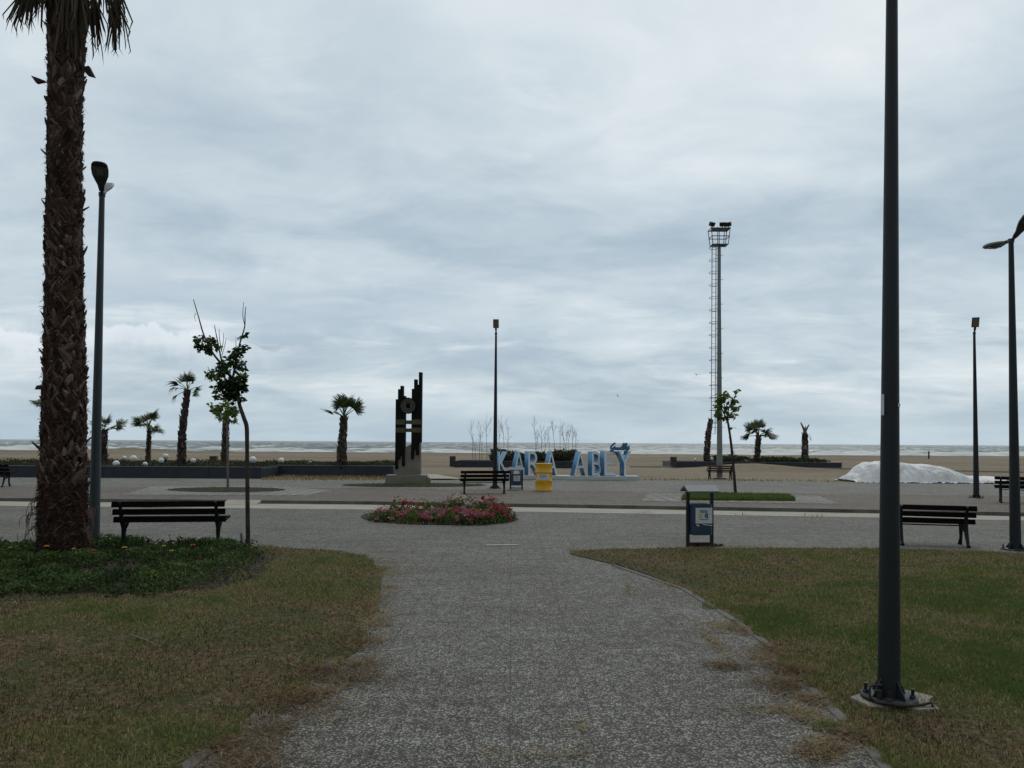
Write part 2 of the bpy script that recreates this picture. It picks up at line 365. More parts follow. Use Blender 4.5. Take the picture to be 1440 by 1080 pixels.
def np_mesh(name, co, faces, mats, attrs=None, smooth=False, parent=None):
    co = np.asarray(co, np.float32); faces = np.asarray(faces, np.int32); nf, k = faces.shape
    me = bpy.data.meshes.new(name); me.vertices.add(len(co)); me.vertices.foreach_set('co', co.ravel())
    me.loops.add(nf * k); me.loops.foreach_set('vertex_index', faces.ravel())
    me.polygons.add(nf); me.polygons.foreach_set('loop_start', np.arange(nf, dtype=np.int32) * k)
    me.polygons.foreach_set('use_smooth', np.full(nf, smooth))
    for a, v in (attrs or {}).items():
        at_ = me.attributes.new(a, 'FLOAT', 'POINT'); at_.data.foreach_set('value', np.asarray(v, np.float32))
    for m in (mats if isinstance(mats, (list, tuple)) else [mats]): me.materials.append(m)
    me.update(calc_edges=True); me.validate()
    return link(name, me, parent)
_perm = np.random.default_rng(3).random((256, 256))
def vnoise(x, y, s=1.0, seed=0):
    x = np.asarray(x) * s + seed * 17.3; y = np.asarray(y) * s + seed * 31.7
    xi = np.floor(x).astype(int); yi = np.floor(y).astype(int); fx = x - xi; fy = y - yi
    fx = fx * fx * (3 - 2 * fx); fy = fy * fy * (3 - 2 * fy)
    g = lambda a, b: _perm[a % 256, b % 256]
    return (g(xi, yi) * (1 - fx) + g(xi + 1, yi) * fx) * (1 - fy) + (g(xi, yi + 1) * (1 - fx) + g(xi + 1, yi + 1) * fx) * fy
def fbm(x, y, s=1.0, seed=0, o=4):
    r = 0; a = .5; t = 0
    for i in range(o): r = r + a * vnoise(x, y, s, seed + i); t += a; a *= .55; s *= 2.05
    return r / t
def inside(px, py, poly):
    c = np.zeros(len(px), bool); n = len(poly)
    for i in range(n):
        x0, y0 = poly[i][:2]; x1, y1 = poly[(i + 1) % n][:2]
        if y0 == y1: continue
        c ^= ((y0 > py) != (y1 > py)) & (px < (x1 - x0) * (py - y0) / (y1 - y0) + x0)
    return c
def sheet(name, poly, z, mat, label=None, kind='structure'):
    from mathutils.geometry import tessellate_polygon
    vs_ = [Vector((p[0], p[1], z)) for p in poly]
    tris = tessellate_polygon([vs_])
    me = bpy.data.meshes.new(name)
    fs = []
    for t_ in tris:
        a, b, c = (vs_[i] for i in t_)
        fs.append(t_ if (b - a).cross(c - a).z > 0 else t_[::-1])
    me.from_pydata(vs_, [], fs); me.materials.append(mat); me.update()
    o = link(name, me)
    if kind: o['kind'] = kind
    return o
def leaf_cloud(n_pos, size, tint, seed=0, up=.3, droop=0.0, aspect=.5):
    """folded leaf quads at given points; returns co, faces, tints"""
    g = np.random.default_rng(seed); n = len(n_pos); p = np.asarray(n_pos)
    d = g.normal(size=(n, 3)); d[:, 2] = d[:, 2] * .7 + up - droop; d /= np.linalg.norm(d, axis=1)[:, None]
    s = g.normal(size=(n, 3)); s -= d * (s * d).sum(1)[:, None]; s /= np.linalg.norm(s, axis=1)[:, None]
    nn = np.cross(d, s); L = (np.asarray(size) * g.uniform(.6, 1.25, n))[:, None]
    b = p; tip = p + d * L; l = p + d * L * .45 + s * L * aspect / 2 + nn * L * .12; r = p + d * L * .45 - s * L * aspect / 2 + nn * L * .12
    co = np.stack([b, r, tip, l], 1).reshape(-1, 3); f = np.arange(n * 4).reshape(-1, 4)
    return co, f, np.repeat(np.asarray(tint), 4)

# ------------------------------------------------------------------ setting: ground, paving, beach, sea
ZP = .08
K0 = [(-700, 700), (0, 705), (500, 709.5), (840, 715), (1230, 722), (1430, 726), (2100, 740)]     # kerb foot
K1 = [(-700, 706), (0, 711.5), (500, 716.5), (840, 721.5), (1230, 728), (1430, 732), (2100, 747)]  # near edge of the pale strip
FAR = [(-700, 667), (0, 671.3), (367, 673.5), (600, 674.3), (900, 675.5), (1200, 677.5), (1440, 679.5), (2100, 684)]
MIDL = [(-700, 680), (0, 684), (500, 687), (840, 691), (1440, 698), (2100, 705)]
k0 = [on(*p, 0) for p in K0]; k1 = [on(*p, 0) for p in K1]
far = [on(*p, ZP) for p in FAR]; midl = [on(*p, ZP) for p in MIDL]
# one ground sheet below everything (bare earth)
g = sheet('ground', [(-400, -60), (400, -60), (400, 60), (-400, 60)], -.03, M['soil'])
sheet('promenade_paving', [(-40, -20), (40, -20)] + [(p.x, p.y + .02) for p in reversed(k1)], 0.0, M['paving'])
sheet('gutter_strip', [p for p in k1] + [p for p in reversed(k0)], .004, M['concrete_strip'])
kt = [on(p[0], p[1] - .0, 0) for p in K0]
# kerb: real step with a narrow top
mb = MB()
for a, b in zip(k0[:-1], k0[1:]):
    n = int((b - a).length / .8) + 1
    for i in range(n):
        p, q = a.lerp(b, i / n), a.lerp(b, (i + 1) / n); dv = (q - p); nv = Vector((-dv.y, dv.x, 0)).normalized()
        q = q - dv.normalized() * .008
        mb.add([p + nv * .004, q + nv * .004, q + nv * .13, p + nv * .13, p + nv * .012 + Vector((0, 0, ZP + .012)), q + nv * .012 + Vector((0, 0, ZP + .012)), q + nv * .13 + Vector((0, 0, ZP + .012)), p + nv * .13 + Vector((0, 0, ZP + .012))],
               [(0, 1, 5, 4), (4, 5, 6, 7), (1, 2, 6, 5), (3, 0, 4, 7)])
o = mb.build('kerb', M['kerb']); o['kind'] = 'structure'
def off(pts, d): return [Vector((p.x, p.y + d, ZP)) for p in pts]
sheet('near_pavement', off(k0, .125) + [p for p in reversed(midl)], ZP, M['pav_brown'])
sheet('far_pavement', [p for p in midl] + [p for p in reversed(far)], ZP + .003, M['pav_back'])
sheet('tile_surround', [on(*p, ZP) for p in [(903, 705), (912, 693.5), (1150, 697), (1180, 709)]], ZP + .007, M['tile'])
sheet('pale_paver_patch', [on(*p, ZP) for p in [(170, 696), (215, 684), (405, 684.5), (470, 690), (430, 697)]], ZP + .007, M['tile'])
el = [on(318 + 84 * math.cos(a), 689 + 3.6 * math.sin(a) + .0 * math.cos(a), ZP) for a in [i * math.pi / 12 for i in range(24)]]
sheet('planting_soil', el, ZP + .011, M['soil'])
el2 = [on(582 + 102 * math.cos(a), 682.5 + 2.6 * math.sin(a), ZP) for a in [i * math.pi / 12 for i in range(24)]]
sheet('monument_soil', el2, ZP + .011, M['soil'])
elr = [on(615 + 108 * math.cos(a), 727 + 11.5 * math.sin(a), 0) for a in [i * math.pi / 14 for i in range(28)]]
sheet('flower_bed_soil', elr, .006, M['soil'])
sheet('beach_path', [on(*p, ZP) for p in [(596, 675), (650, 675), (612, 668.5), (592, 668.5)]], ZP + .06, M['concrete_strip'])
# sloped ramp where the kerb is lowered
ra, rb = on(318, 708.2, 0), on(366, 708.6, 0)
mb = MB(); mb.add([ra + Vector((0, -.32, .008)), rb + Vector((0, -.32, .008)), rb + Vector((0, .12, ZP + .018)), ra + Vector((0, .12, ZP + .018)), rb + Vector((0, .12, 0)), ra + Vector((0, .12, 0))],
                   [(0, 1, 2, 3), (1, 4, 2), (0, 3, 5)])
o = mb.build('kerb_ramp', M['concrete_strip']); o['kind'] = 'structure'
# beach: one surface from the pavement to below the water
ys = np.concatenate([np.linspace(32.6, 60, 60), np.linspace(61, 135, 70)]); xs = np.linspace(-150, 150, 240)
XX, YY = np.meshgrid(xs, ys)
ZZ = .06 + .10 * np.clip((YY - 33) / 60, 0, 1) + .16 * np.exp(-((YY - 95) / 12) ** 2)
ZZ += (fbm(XX, YY, .5, 1) - .5) * .10 * np.clip((YY - 32) / 6, .15, 1) + (fbm(XX, YY, .08, 5) - .5) * .16 * np.clip((YY - 45) / 30, 0, 1)
m0 = at(180, 640, 92)
ZZ += .42 * np.exp(-((XX - m0.x) / 5.5) ** 2 - ((YY - 92) / 5) ** 2) * (.5 + fbm(XX, YY, .6, 9))
for px_, h_, w_ in ((1065, .26, 3.0), (1032, .16, 2.0)):
    q = at(px_, 656, 50.5); ZZ += h_ * np.exp(-((XX - q.x) / w_) ** 2 - ((YY - 49.3) / 1.6) ** 2)
ZZ -= np.clip((YY - 99) / 13, 0, 1) * 3.4
ZZ = np.where(YY < 33.0, np.minimum(ZZ, .05), ZZ)
i = np.arange(len(ys) - 1)[:, None] * len(xs) + np.arange(len(xs) - 1)[None]
F = np.stack([i, i + 1, i + 1 + len(xs), i + len(xs)], -1).reshape(-1, 4)
np_mesh('beach_sand', np.stack([XX, YY, ZZ], -1).reshape(-1, 3), F, M['sand'], smooth=True)['kind'] = 'structure'
# low pale edge running along the beach
mb = MB()
for (xa, ya), (xb, yb) in zip([(885, 656.6), (1010, 657.6), (1190, 659.5), (1300, 661.5)], [(1010, 657.6), (1190, 659.5), (1300, 661.5), (1445, 664.5)]):
    a, b = on(xa, ya, .12), on(xb, yb, .12); c = (a + b) / 2; dv = b - a
    mb.box((c.x, c.y, .10), (dv.length - .02, .12, .16), Euler((0, 0, math.atan2(dv.y, dv.x))))
o = mb.build('beach_edging', M['concrete_strip']); o['kind'] = 'structure'
# sea
ys = [106.0]
while ys[-1] < 14000: ys.append(ys[-1] * (1.0052 if ys[-1] < 900 else 1.012))
ys = np.array(ys); us = np.linspace(-1, 1, 420)
YY = np.repeat(ys[:, None], len(us), 1); XX = us[None] * (YY * .82 + 40)
amp = np.clip((YY - 110) / 80, .15, 1)
ph = lambda k, a, s: np.sin((YY * math.cos(a) + XX * math.sin(a)) * k + s + 3.2 * fbm(XX, YY, .02, int(s * 3)))
wv = .34 * ph(.30, .12, 1) + .26 * ph(.55, -.2, 2) + .18 * ph(.95, .35, 4) + (fbm(XX, YY, .12, 13) - .5) * .9
ZZ = -1.35 + wv * 1.7 * amp * np.clip(1200 / YY, .35, 1)
shore = np.clip(1 - (YY - 205) / 40, 0, 1)
band = np.clip(1 - np.abs(YY - 262 - 14 * (fbm(XX, YY * 0, .03, 21) - .5)) / 9, 0, 1) * (fbm(XX, YY, .02, 8) > .5)
foam = np.clip(.14 + (wv - .10) * .62 + .22 * (fbm(XX, YY, .012, 17) - .5), 0, .56) + shore * (.02 + .52 * fbm(XX, YY, .035, 6, 3)) + .35 * np.clip(1 - np.abs(YY - 196) / 7, 0, 1) + band * .3
i = np.arange(len(ys) - 1)[:, None] * len(us) + np.arange(len(us) - 1)[None]
F = np.stack([i, i + 1, i + 1 + len(us), i + len(us)], -1).reshape(-1, 4)
np_mesh('sea', np.stack([XX, YY, ZZ], -1).reshape(-1, 3), F, M['sea'], {'foam': foam.ravel()}, True)['kind'] = 'structure'

# ------------------------------------------------------------------ lawns with real blades
LE = [(235, 1100), (300, 1048), (345, 1018), (430, 962), (500, 918), (522, 880), (534, 840), (538, 808), (520, 786), (480, 775), (360, 769), (150, 764), (-60, 762)]
RE = [(1262, 1100), (1215, 1050), (1160, 990), (1105, 925), (1035, 872), (960, 826), (880, 798), (800, 779), (812, 775), (960, 771), (1180, 771), (1330, 774), (1480, 781)]
lp = [on(*p) for p in LE]; rp = [on(*p) for p in RE]
lpoly = [(lp[0].x - .2, 1.5)] + [(p.x, p.y) for p in lp] + [(-13, lp[-1].y), (-13, 1.5)]
rpoly = [(rp[0].x + .2, 1.5)] + [(p.x, p.y) for p in rp] + [(13.5, rp[-1].y), (13.5, 1.5)]
sheet('left_lawn', lpoly, .010, M['lawn']); sheet('right_lawn', rpoly, .010, M['lawn'])
def blades(name, xy, h, wd, tint, seed, lie=.6, flat=None):
    g = np.random.default_rng(seed); n = len(xy); a = g.uniform(0, 2 * np.pi, n); b = g.uniform(0, 2 * np.pi, n)
    ln = np.abs(g.normal(0, lie, n)); ln = np.clip(ln, 0, 1.48) if flat is None else np.clip(flat + g.normal(0, .14, n), .3, 1.52)
    dx = np.cos(a) * np.sin(ln); dy = np.sin(a) * np.sin(ln); dz = np.cos(ln)
    base = np.stack([xy[:, 0], xy[:, 1], np.full(n, .008)], 1)
    sd_ = np.stack([np.cos(b), np.sin(b), np.zeros(n)], 1) * (wd / 2)[:, None]
    mid_ = base + np.stack([dx * .5, dy * .5, dz * .62], 1) * h[:, None]
    tip = base + np.stack([dx, dy, dz * .85], 1) * h[:, None] + np.array([0, 0, .004])
    co = np.stack([base - sd_, base + sd_, mid_ + sd_ * .75, mid_ - sd_ * .75, tip + sd_ * .12, tip - sd_ * .12], 1).reshape(-1, 3)
    k = np.arange(n)[:, None] * 6
    f = np.concatenate([k + np.array([[0, 1, 2, 3]]), k + np.array([[3, 2, 4, 5]])], 0)
    return np_mesh(name, co, f, M['grass'], {'tint': np.repeat(np.clip(tint, 0, 1), 6)})
GREEN = [(600, 0, 0)]
def green_at(x, y, side):
    big = fbm(x, y, .55, 40 + side, 3); sm = fbm(x, y, 2.2, 50 + side, 3)
    t = .42 + (big - .5) * 1.0 + (sm - .5) * 1.2
    def spot(px, py, r, amt, ry=None):
        c = on(px, py); return amt * np.exp(-((x - c.x) / r) ** 2 - ((y - c.y) / (ry or r)) ** 2)
    if side == 0:
        t = t - .19
        t += spot(485, 825, .75, .75, 1.0) + spot(450, 788, .9, .65, 1.2) + spot(290, 850, .7, .35) + spot(470, 880, .5, .25) + spot(40, 880, 1.2, .3, .8) + spot(230, 1060, .5, .3) + spot(420, 960, .5, .2)
        t -= spot(200, 915, 1.2, .4, .8) + spot(420, 850, 1.0, .3, .6) + spot(100, 1020, .7, .25)
        t -= spot(500, 925, .7, .4, .6)
    else:
        t = t + .10
        t += spot(1060, 868, .9, .34, .6) + spot(1390, 830, 2.2, .22, 1.5) + spot(1150, 880, 1.0, .25) + spot(1330, 960, .8, .2)
        t -= spot(1000, 800, 2.0, .28, 1.0) + spot(1120, 940, .45, .55, .8) + spot(860, 785, .8, .3) + spot(1350, 1040, .6, .35) + spot(1270, 785, 1.6, .25, .7)
    return t
def lawn(name, poly, side, n, seed):
    g = np.random.default_rng(seed)
    yy = 3.0 + (13.2 - 3.0) * g.random(n * 3) ** 1.5; xx = (g.random(n * 3) * 2 - 1) * (yy * .70 + .5)
    keep = inside(xx + (fbm(xx, yy, 3, 60) - .5) * .5 * (1 + 0 * xx), yy + (fbm(xx, yy, 3, 61) - .5) * .45, poly)
    gr = green_at(xx, yy, side)
    bald = fbm(xx, yy, 1.6, 70 + side, 3)
    keep &= g.random(n * 3) < np.clip(.35 + gr * .9 - (bald > .62) * .35, .18, 1)
    xx, yy, gr = xx[keep][:n], yy[keep][:n], gr[keep][:n]
    m_ = len(xx); h = g.uniform(.012, .042, m_) * (0.75 + .6 * np.clip(gr, 0, 1)); wd = (.0035 + .00055 * yy) * g.uniform(.7, 1.4, m_)
    tint = .42 + (gr - .42) * 1.15 + g.normal(0, .28, m_)
    o_ = blades(name, np.stack([xx, yy], 1), h, wd, tint, seed + 1, 1.15)
    return o_
tag(lawn('left_lawn_grass', lpoly, 0, 190000, 21), 'patchy dry brown grass of the left lawn beside the path', 'grass', kind='stuff')
tag(lawn('right_lawn_grass', rpoly, 1, 210000, 31), 'mown olive green grass of the right lawn round the lamp post', 'grass', kind='stuff')
# dry grass creeping over the path edge
g = np.random.default_rng(77); xy = []; tt = []
for px_, py_, rx, ry, n_, t_ in [(470, 952, .30, .20, 900, .10), (500, 935, .22, .16, 600, .20), (420, 990, .18, .25, 600, .10), (380, 1030, .16, .22, 500, .12), (350, 1062, .2, .2, 500, .14), (525, 870, .18, .4, 500, .35), (545, 806, .22, .35, 350, .3), (530, 790, .3, .3, 300, .3),
                                (1005, 905, .06, .5, 350, .32), (1020, 938, .14, .12, 350, .10), (1095, 965, .16, .2, 600, .12), (1130, 1005, .10, .2, 400, .3), (1165, 1050, .12, .14, 400, .25), (1150, 1062, .12, .1, 300, .2), (1085, 930, .2, .25, 700, .22), (1170, 1022, .10, .08, 250, .75), (1010, 880, .1, .2, 200, .4),
                                (885, 830, .05, .5, 120, .3), (1000, 770, .5, .12, 250, .3), (1370, 776, .5, .1, 250, .5), (560, 775, .5, .25, 160, .3), (860, 772, .9, .1, 300, .35), (1050, 768, .5, .08, 200, .4), (660, 770, .06, .06, 30, .3),
                                (510, 905, .16, .2, 500, .2), (1120, 945, .14, .16, 1300, .14), (1090, 915, .12, .2, 700, .18), (1140, 985, .10, .1, 300, .2), (1205, 1035, .10, .1, 700, .18), (1040, 885, .10, .22, 400, .25), (940, 822, .15, .3, 260, .3), (400, 985, .14, .2, 700, .12), (440, 945, .12, .15, 600, .14), (490, 905, .14, .2, 600, .14), (310, 1050, .12, .12, 500, .14), (530, 850, .12, .4, 350, .2), (525, 800, .3, .3, 300, .22), (545, 830, .12, .5, 300, .3), (535, 880, .08, .3, 250, .25), (760, 1062, .35, .05, 110, .22), (815, 1020, .03, .25, 40, .3), (935, 860, .03, .5, 60, .4), (1080, 1000, .2, .1, 160, .25), (1120, 960, .1, .1, 240, .2), (460, 1000, .2, .25, 260, .22), (500, 960, .2, .2, 260, .2), (560, 800, .3, .3, 120, .3), (450, 975, .12, .1, 300, .25), (330, 1075, .3, .1, 300, .2)]:
    c = on(px_, py_); q = g.normal(size=(n_, 2)) * (rx * .6, ry * .6) + (c.x, c.y); xy.append(q); tt.append(np.full(n_, t_) + g.normal(0, .1, n_))
xy = np.concatenate(xy); tt = np.concatenate(tt)
tag(blades('creeping_grass', xy, g.uniform(.03, .10, len(xy)), np.full(len(xy), .006), tt, 78, flat=1.36), 'rusty dry runners of grass creeping over the path edges', 'grass', kind='stuff')
# joint weeds on the far pavement
xy = []; tt = []
for px_, py_, z_, n_, t_ in [(1366, 697, ZP, 18, .5), (1392, 697, ZP, 14, .5), (1380, 704, ZP, 10, .5), (250, 699, ZP, 40, .25), (243, 700, ZP, 30, .2), (1418, 721, 0, 60, .7), (452, 708, 0, 20, .6), (487, 709, 0, 14, .6), (560, 709.5, 0, 22, .6), (905, 721.5, 0, 12, .3), (1040, 725, 0, 9, .3), (1145, 727, 0, 12, .3)]:
    c = on(px_, py_, z_); q = g.normal(size=(n_, 2)) * (.12, .05) + (c.x, c.y); xy.append(q); tt.append(np.full(n_, t_))
xy = np.concatenate(xy); tt = np.concatenate(tt)
o = blades('joint_weeds', xy, g.uniform(.04, .13, len(xy)), np.full(len(xy), .013), tt + g.normal(0, .1, len(xy)), 79, .5); tag(o, 'small weeds growing from the pavement joints and kerb', 'weeds', kind='stuff')
def grass_patch(name, poly, n, h, wd, tint, seed, label, z=ZP):
    g = np.random.default_rng(seed); P_ = np.array([(p[0], p[1]) for p in poly]); lo, hi = P_.min(0), P_.max(0)
    q = lo + g.random((n * 2, 2)) * (hi - lo); q = q[inside(q[:, 0], q[:, 1], poly)][:n]
    o_ = blades(name, q, g.uniform(h * .5, h, len(q)), np.full(len(q), wd), np.full(len(q), tint) + g.normal(0, .15, len(q)), seed, .5)
    o_.location.z = z; return tag(o_, label, 'grass', kind='stuff')
grass_patch('median_grass', [on(*p, ZP) for p in [(958, 704), (966, 696), (1110, 699), (1119, 705)]], 9000, .17, .02, .93, 5, 'lush green strip of grass in the pale tiled surround')
grass_patch('planting_weeds', el, 700, .05, .02, .95, 6, 'sparse dark weeds on the soil round the staked tree')
grass_patch('monument_weeds', el2, 1300, .08, .02, .9, 8, 'dark low weeds on the soil round the monument')
grass_patch('dry_weeds', [on(*p, ZP) for p in [(368, 676), (368, 669), (545, 670), (545, 676)]], 1500, .12, .025, .26, 9, 'straw coloured dry weeds along the foot of the second planter')
grass_patch('sand_edge_weeds', [on(*p, ZP) for p in [(905, 675.8), (905, 674.5), (1120, 676), (1230, 678.5), (1230, 679)]], 260, .13, .03, .62, 10, 'thin weeds where the pavement meets the sand')
# edging stones flush with the lawn
def edging(name, pts, label, wdt=.10, skip=()):
    r_ = thing(name, label, 'edging', on(*pts[0]))
    mbs = []
    for k, (a, b) in enumerate(zip(pts[:-1], pts[1:])):
        if k in skip: continue
        A, B = on(*a), on(*b); dv = B - A; n_ = max(1, round(dv.length / .5))
        for i_ in range(n_):
            p, q = A.lerp(B, i_ / n_), A.lerp(B, (i_ + 1) / n_); c = (p + q) / 2 - Vector(r_.location)
            mb_ = MB(); mb_.box((c.x, c.y, -.019), (dv.length / n_ - .012, wdt, .06), Euler((rnd.uniform(-.02, .02), rnd.uniform(-.015, .015), math.atan2(dv.y, dv.x) + rnd.uniform(-.02, .02))), bev=.006)
            mb_.build('edging_stone', M['edging'], r_)
    return r_
edging('path_edging', [(1262, 1100), (1222, 1052), (1190, 1016), (1140, 968), (1100, 922), (1035, 874), (960, 828), (862, 795)], 'grey edging stones along the right lawn, partly sunk in grass', .07, (1, 3))
edging('path_edging', [(235, 1100), (300, 1050), (345, 1020), (395, 982), (440, 953), (470, 930), (520, 880)], 'grey edging stones along the left lawn, mostly under dry grass', .09, (1, 3, 5))
# ground cover bed under the big palm
BED = [(-40, 848), (60, 846), (150, 838), (300, 828), (365, 812), (380, 790), (362, 772), (300, 768), (150, 765), (-40, 763)]
bed = [on(*p) for p in BED]
sheet('bed_soil', bed, .015, M['soil'])
g = np.random.default_rng(5)
q = np.array([(p.x, p.y) for p in bed]); lo, hi = q.min(0) - .3, q.max(0) + .3
xy = lo + g.random((90000, 2)) * (hi - lo)
jx = xy + np.stack([fbm(xy[:, 0], xy[:, 1], 2.2, 80) - .5, fbm(xy[:, 0], xy[:, 1], 2.2, 81) - .5], 1) * 1.2
xy = xy[inside(jx[:, 0], jx[:, 1], bed)][:38000]
cl = fbm(xy[:, 0], xy[:, 1], 2.6, 83, 3); hh = np.clip((cl - .34) * .34, .012, .125)
zz = .015 + hh * g.random(len(xy)) ** .6
# keep the soil bare close to the palm's foot
PB = on(90, 779)
kp = (np.hypot(xy[:, 0] - PB.x, xy[:, 1] - PB.y) > .42) & (g.random(len(xy)) < np.clip((cl - .33) * 6, .06, 1) * np.clip((bed[5].x - xy[:, 0]) / 1.1, .06, 1)); zz = .015 + (zz - .015) * np.clip((bed[5].x - xy[:, 0]) / .9 + .25, .25, 1); xy, zz, cl = xy[kp], zz[kp], cl[kp]
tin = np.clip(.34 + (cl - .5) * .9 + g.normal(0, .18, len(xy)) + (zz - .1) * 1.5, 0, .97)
co, f, tn = leaf_cloud(np.column_stack([xy, zz]), .052, tin, 6, .45)
tag(np_mesh('ground_cover', co, f, M['leaf_dark'], {'tint': tn}), 'dense dark green leafy ground cover round the big palm', 'ground cover', kind='stuff')
# a snapped twig on the left lawn
mb = MB(); a, b, c, d_ = on(185, 898), on(225, 915), on(205, 905), on(228, 897)
up_ = Vector((0, 0, .03)); mb.tube([a + up_, c + up_, b + up_], [.006, .006, .003], 5); mb.tube([c + up_, d_ + up_ * 1.6], [.005, .002], 5)
tag(mb.build('fallen_twig', M['twig']), 'forked pale dead twig lying on the dry left lawn', 'twig')

# ------------------------------------------------------------------ palms
def fan_mesh(name, seed, mat, segs=26, spread=1.9, droop=.35, ragged=.15):
    """fan leaf, petiole along +X, unit length"""
    g = random.Random(seed); mb = MB()
    pts = [(0, 0, 0), (.18, 0, .03), (.36, 0, .035), (.47, 0, .02)]
    mb.tube(pts, [.022, .016, .013, .010], 5, tint=.75)
    cx = .46
    for k in range(segs):
        a = -spread + 2 * spread * k / (segs - 1) + g.uniform(-.05, .05)
        L = .54 * (1 - .25 * abs(a) / spread) * (1 - g.random() * ragged)
        dirv = Vector((math.cos(a), math.sin(a), 0)); sd_ = Vector((-dirv.y, dirv.x, 0)); wv_ = .017 + .009 * g.random()
        dr = droop * g.uniform(.5, 1.5); fold = .02 * (1 if k % 2 else -1); p0 = Vector((cx, 0, .02))
        A = p0; B = p0 + dirv * L * .5 + Vector((0, 0, -.02 + fold)); C_ = p0 + dirv * L * .8 + Vector((0, 0, -dr * L * .22)); D = p0 + dirv * L * .98 + Vector((0, 0, -dr * L * .65))
        t_ = min(1, max(0, g.gauss(.45, .2)))
        mb.add([A - sd_ * .008, A + sd_ * .008, B + sd_ * wv_, B - sd_ * wv_, C_ + sd_ * wv_ * .55, C_ - sd_ * wv_ * .55, D], [(0, 1, 2, 3), (3, 2, 4, 5), (5, 4, 6)], tint=t_)
    me = bpy.data.meshes.new(name); me.from_pydata(mb.v, [], mb.f); me.materials.append(mat)
    a_ = me.attributes.new('tint', 'FLOAT', 'POINT'); a_.data.foreach_set('value', mb.tint); me.update(); return me
FANS = [fan_mesh('frond', s, M['frond'], 24, 1.6, .12 + .16 * s, .3) for s in range(3)]
DEAD = [fan_mesh('dead_frond', 10 + s, M['dead_frond'], 20, .7, 1.0, .5) for s in range(3)]
def frond(parent, me, name, base, az, el, scale, roll=0.0):
    o_ = link(name, me, parent); m_ = Matrix.Rotation(az, 3, 'Z') @ Matrix.Rotation(-el, 3, 'Y') @ Matrix.Rotation(roll, 3, 'X')
    o_.location = base; o_.rotation_euler = m_.to_euler(); o_.scale = (scale,) * 3
    return o_
def boots(mb, path, rad, zs0, zs1, rows, per, wdt, length, out_, seed, tbias=0.0):
    g = random.Random(seed)
    n = len(path)
    def pt(t):
        k = min(int(t * (n - 1)), n - 2); f_ = t * (n - 1) - k; return path[k].lerp(path[k + 1], f_), rad[k] * (1 - f_) + rad[k + 1] * f_
    for r_ in range(rows):
        t = zs0 + (zs1 - zs0) * (r_ + g.uniform(-.3, .3)) / rows
        for k in range(per):
            a = 2 * math.pi * (k + .5 * (r_ % 2) + g.uniform(-.22, .22)) / per
            c, rr = pt(min(max(t, 0), .999))
            od = Vector((math.cos(a), math.sin(a), 0)); sd_ = Vector((-od.y, od.x, 0)); W = wdt * g.uniform(.65, 1.3); L = length * g.uniform(.5, 1.35)
            lift = out_ * g.uniform(.15, 1.0) * (2.4 if g.random() < .07 else 1); tw = g.uniform(-1.0, 1.0)
            upv = Vector((0, 0, 1)) + sd_ * tw; b0 = c + od * rr * .97
            def row(u, wf, o2, ridge):
                p = b0 + upv * L * u
                q = []
                for s_, e_ in ((-1, 0), (0, ridge), (1, 0)):
                    v_ = p + sd_ * W * wf * s_ - c; hv = Vector((v_.x, v_.y, 0)).normalized() * (rr * .97 + o2 + e_); q.append(Vector((c.x + hv.x, c.y + hv.y, c.z + v_.z)))
                return q
            vs_ = row(0, .5, .0, .012) + row(.45, .46, lift * .30, .022) + row(.8, .33, lift * .75, .018) + row(1, g.uniform(.08, .3), lift, .006)
            e = vs_[-1]; vs_[-1] = e + upv * g.uniform(-.3, .15) * L * .5
            vs_ += [vs_[4] - od * (lift * .2 + .03), vs_[10] - od * .016]
            fs = []
            for i_ in range(3):
                for j in range(2): fs.append((i_ * 3 + j, i_ * 3 + j + 1, i_ * 3 + j + 4, i_ * 3 + j + 3))
            fs += [(0, 3, 12), (2, 12, 5), (3, 6, 13, 12), (5, 12, 13, 8), (6, 9, 13), (8, 13, 11)]
            mb.add(vs_, fs, tint=min(1, max(0, g.gauss(.5 + tbias, .24))))
# the big palm in the left bed
pb = PB.copy(); sY = pb.y / FPX
path_px = [(88, 779, 35), (88, 740, 34.5), (88.5, 700, 33), (89, 640, 31), (89.5, 600, 30), (91, 540, 28.5), (90, 480, 26.5), (90, 420, 25), (90, 360, 24.5), (90, 300, 23.5), (91, 220, 23), (92, 140, 23), (93, 70, 25), (95, 0, 28), (96, -60, 32), (97, -120, 30)]
bp = thing('fan_palm', 'tall fan palm with shaggy brown trunk in the left flower bed', 'palm tree', pb)
path = [at(a, b, pb.y) - pb for a, b, _ in path_px]; path[0].z = -.05; rad = [r_ * sY * (.90 - .08 * max(0, 1 - k_ / 4)) for k_, (_, _, r_) in enumerate(path_px)]
mb = MB(); mb.tube(path, [r_ * .96 for r_ in rad], 28, tint=.22, jit=.04)
zt = path[-1].z; f0 = 1.25 / zt
tn_ = []
rad = [x * .96 for x in rad]
boots(mb, path, rad, .12, .99, 165, 15, .095, .21, .042, 3)
boots(mb, path, rad, .10, .99, 60, 7, .06, .15, .06, 31, .12)
boots(mb, path, rad, .005, .14, 26, 22, .06, .11, .022, 4, -.12)
boots(mb, path, rad, .15, .97, 46, 2, .15, .20, .085, 37, .05)
trunk = mb.build('trunk', M['boot'], bp, True)
mb = MB()
gq = random.Random(8)
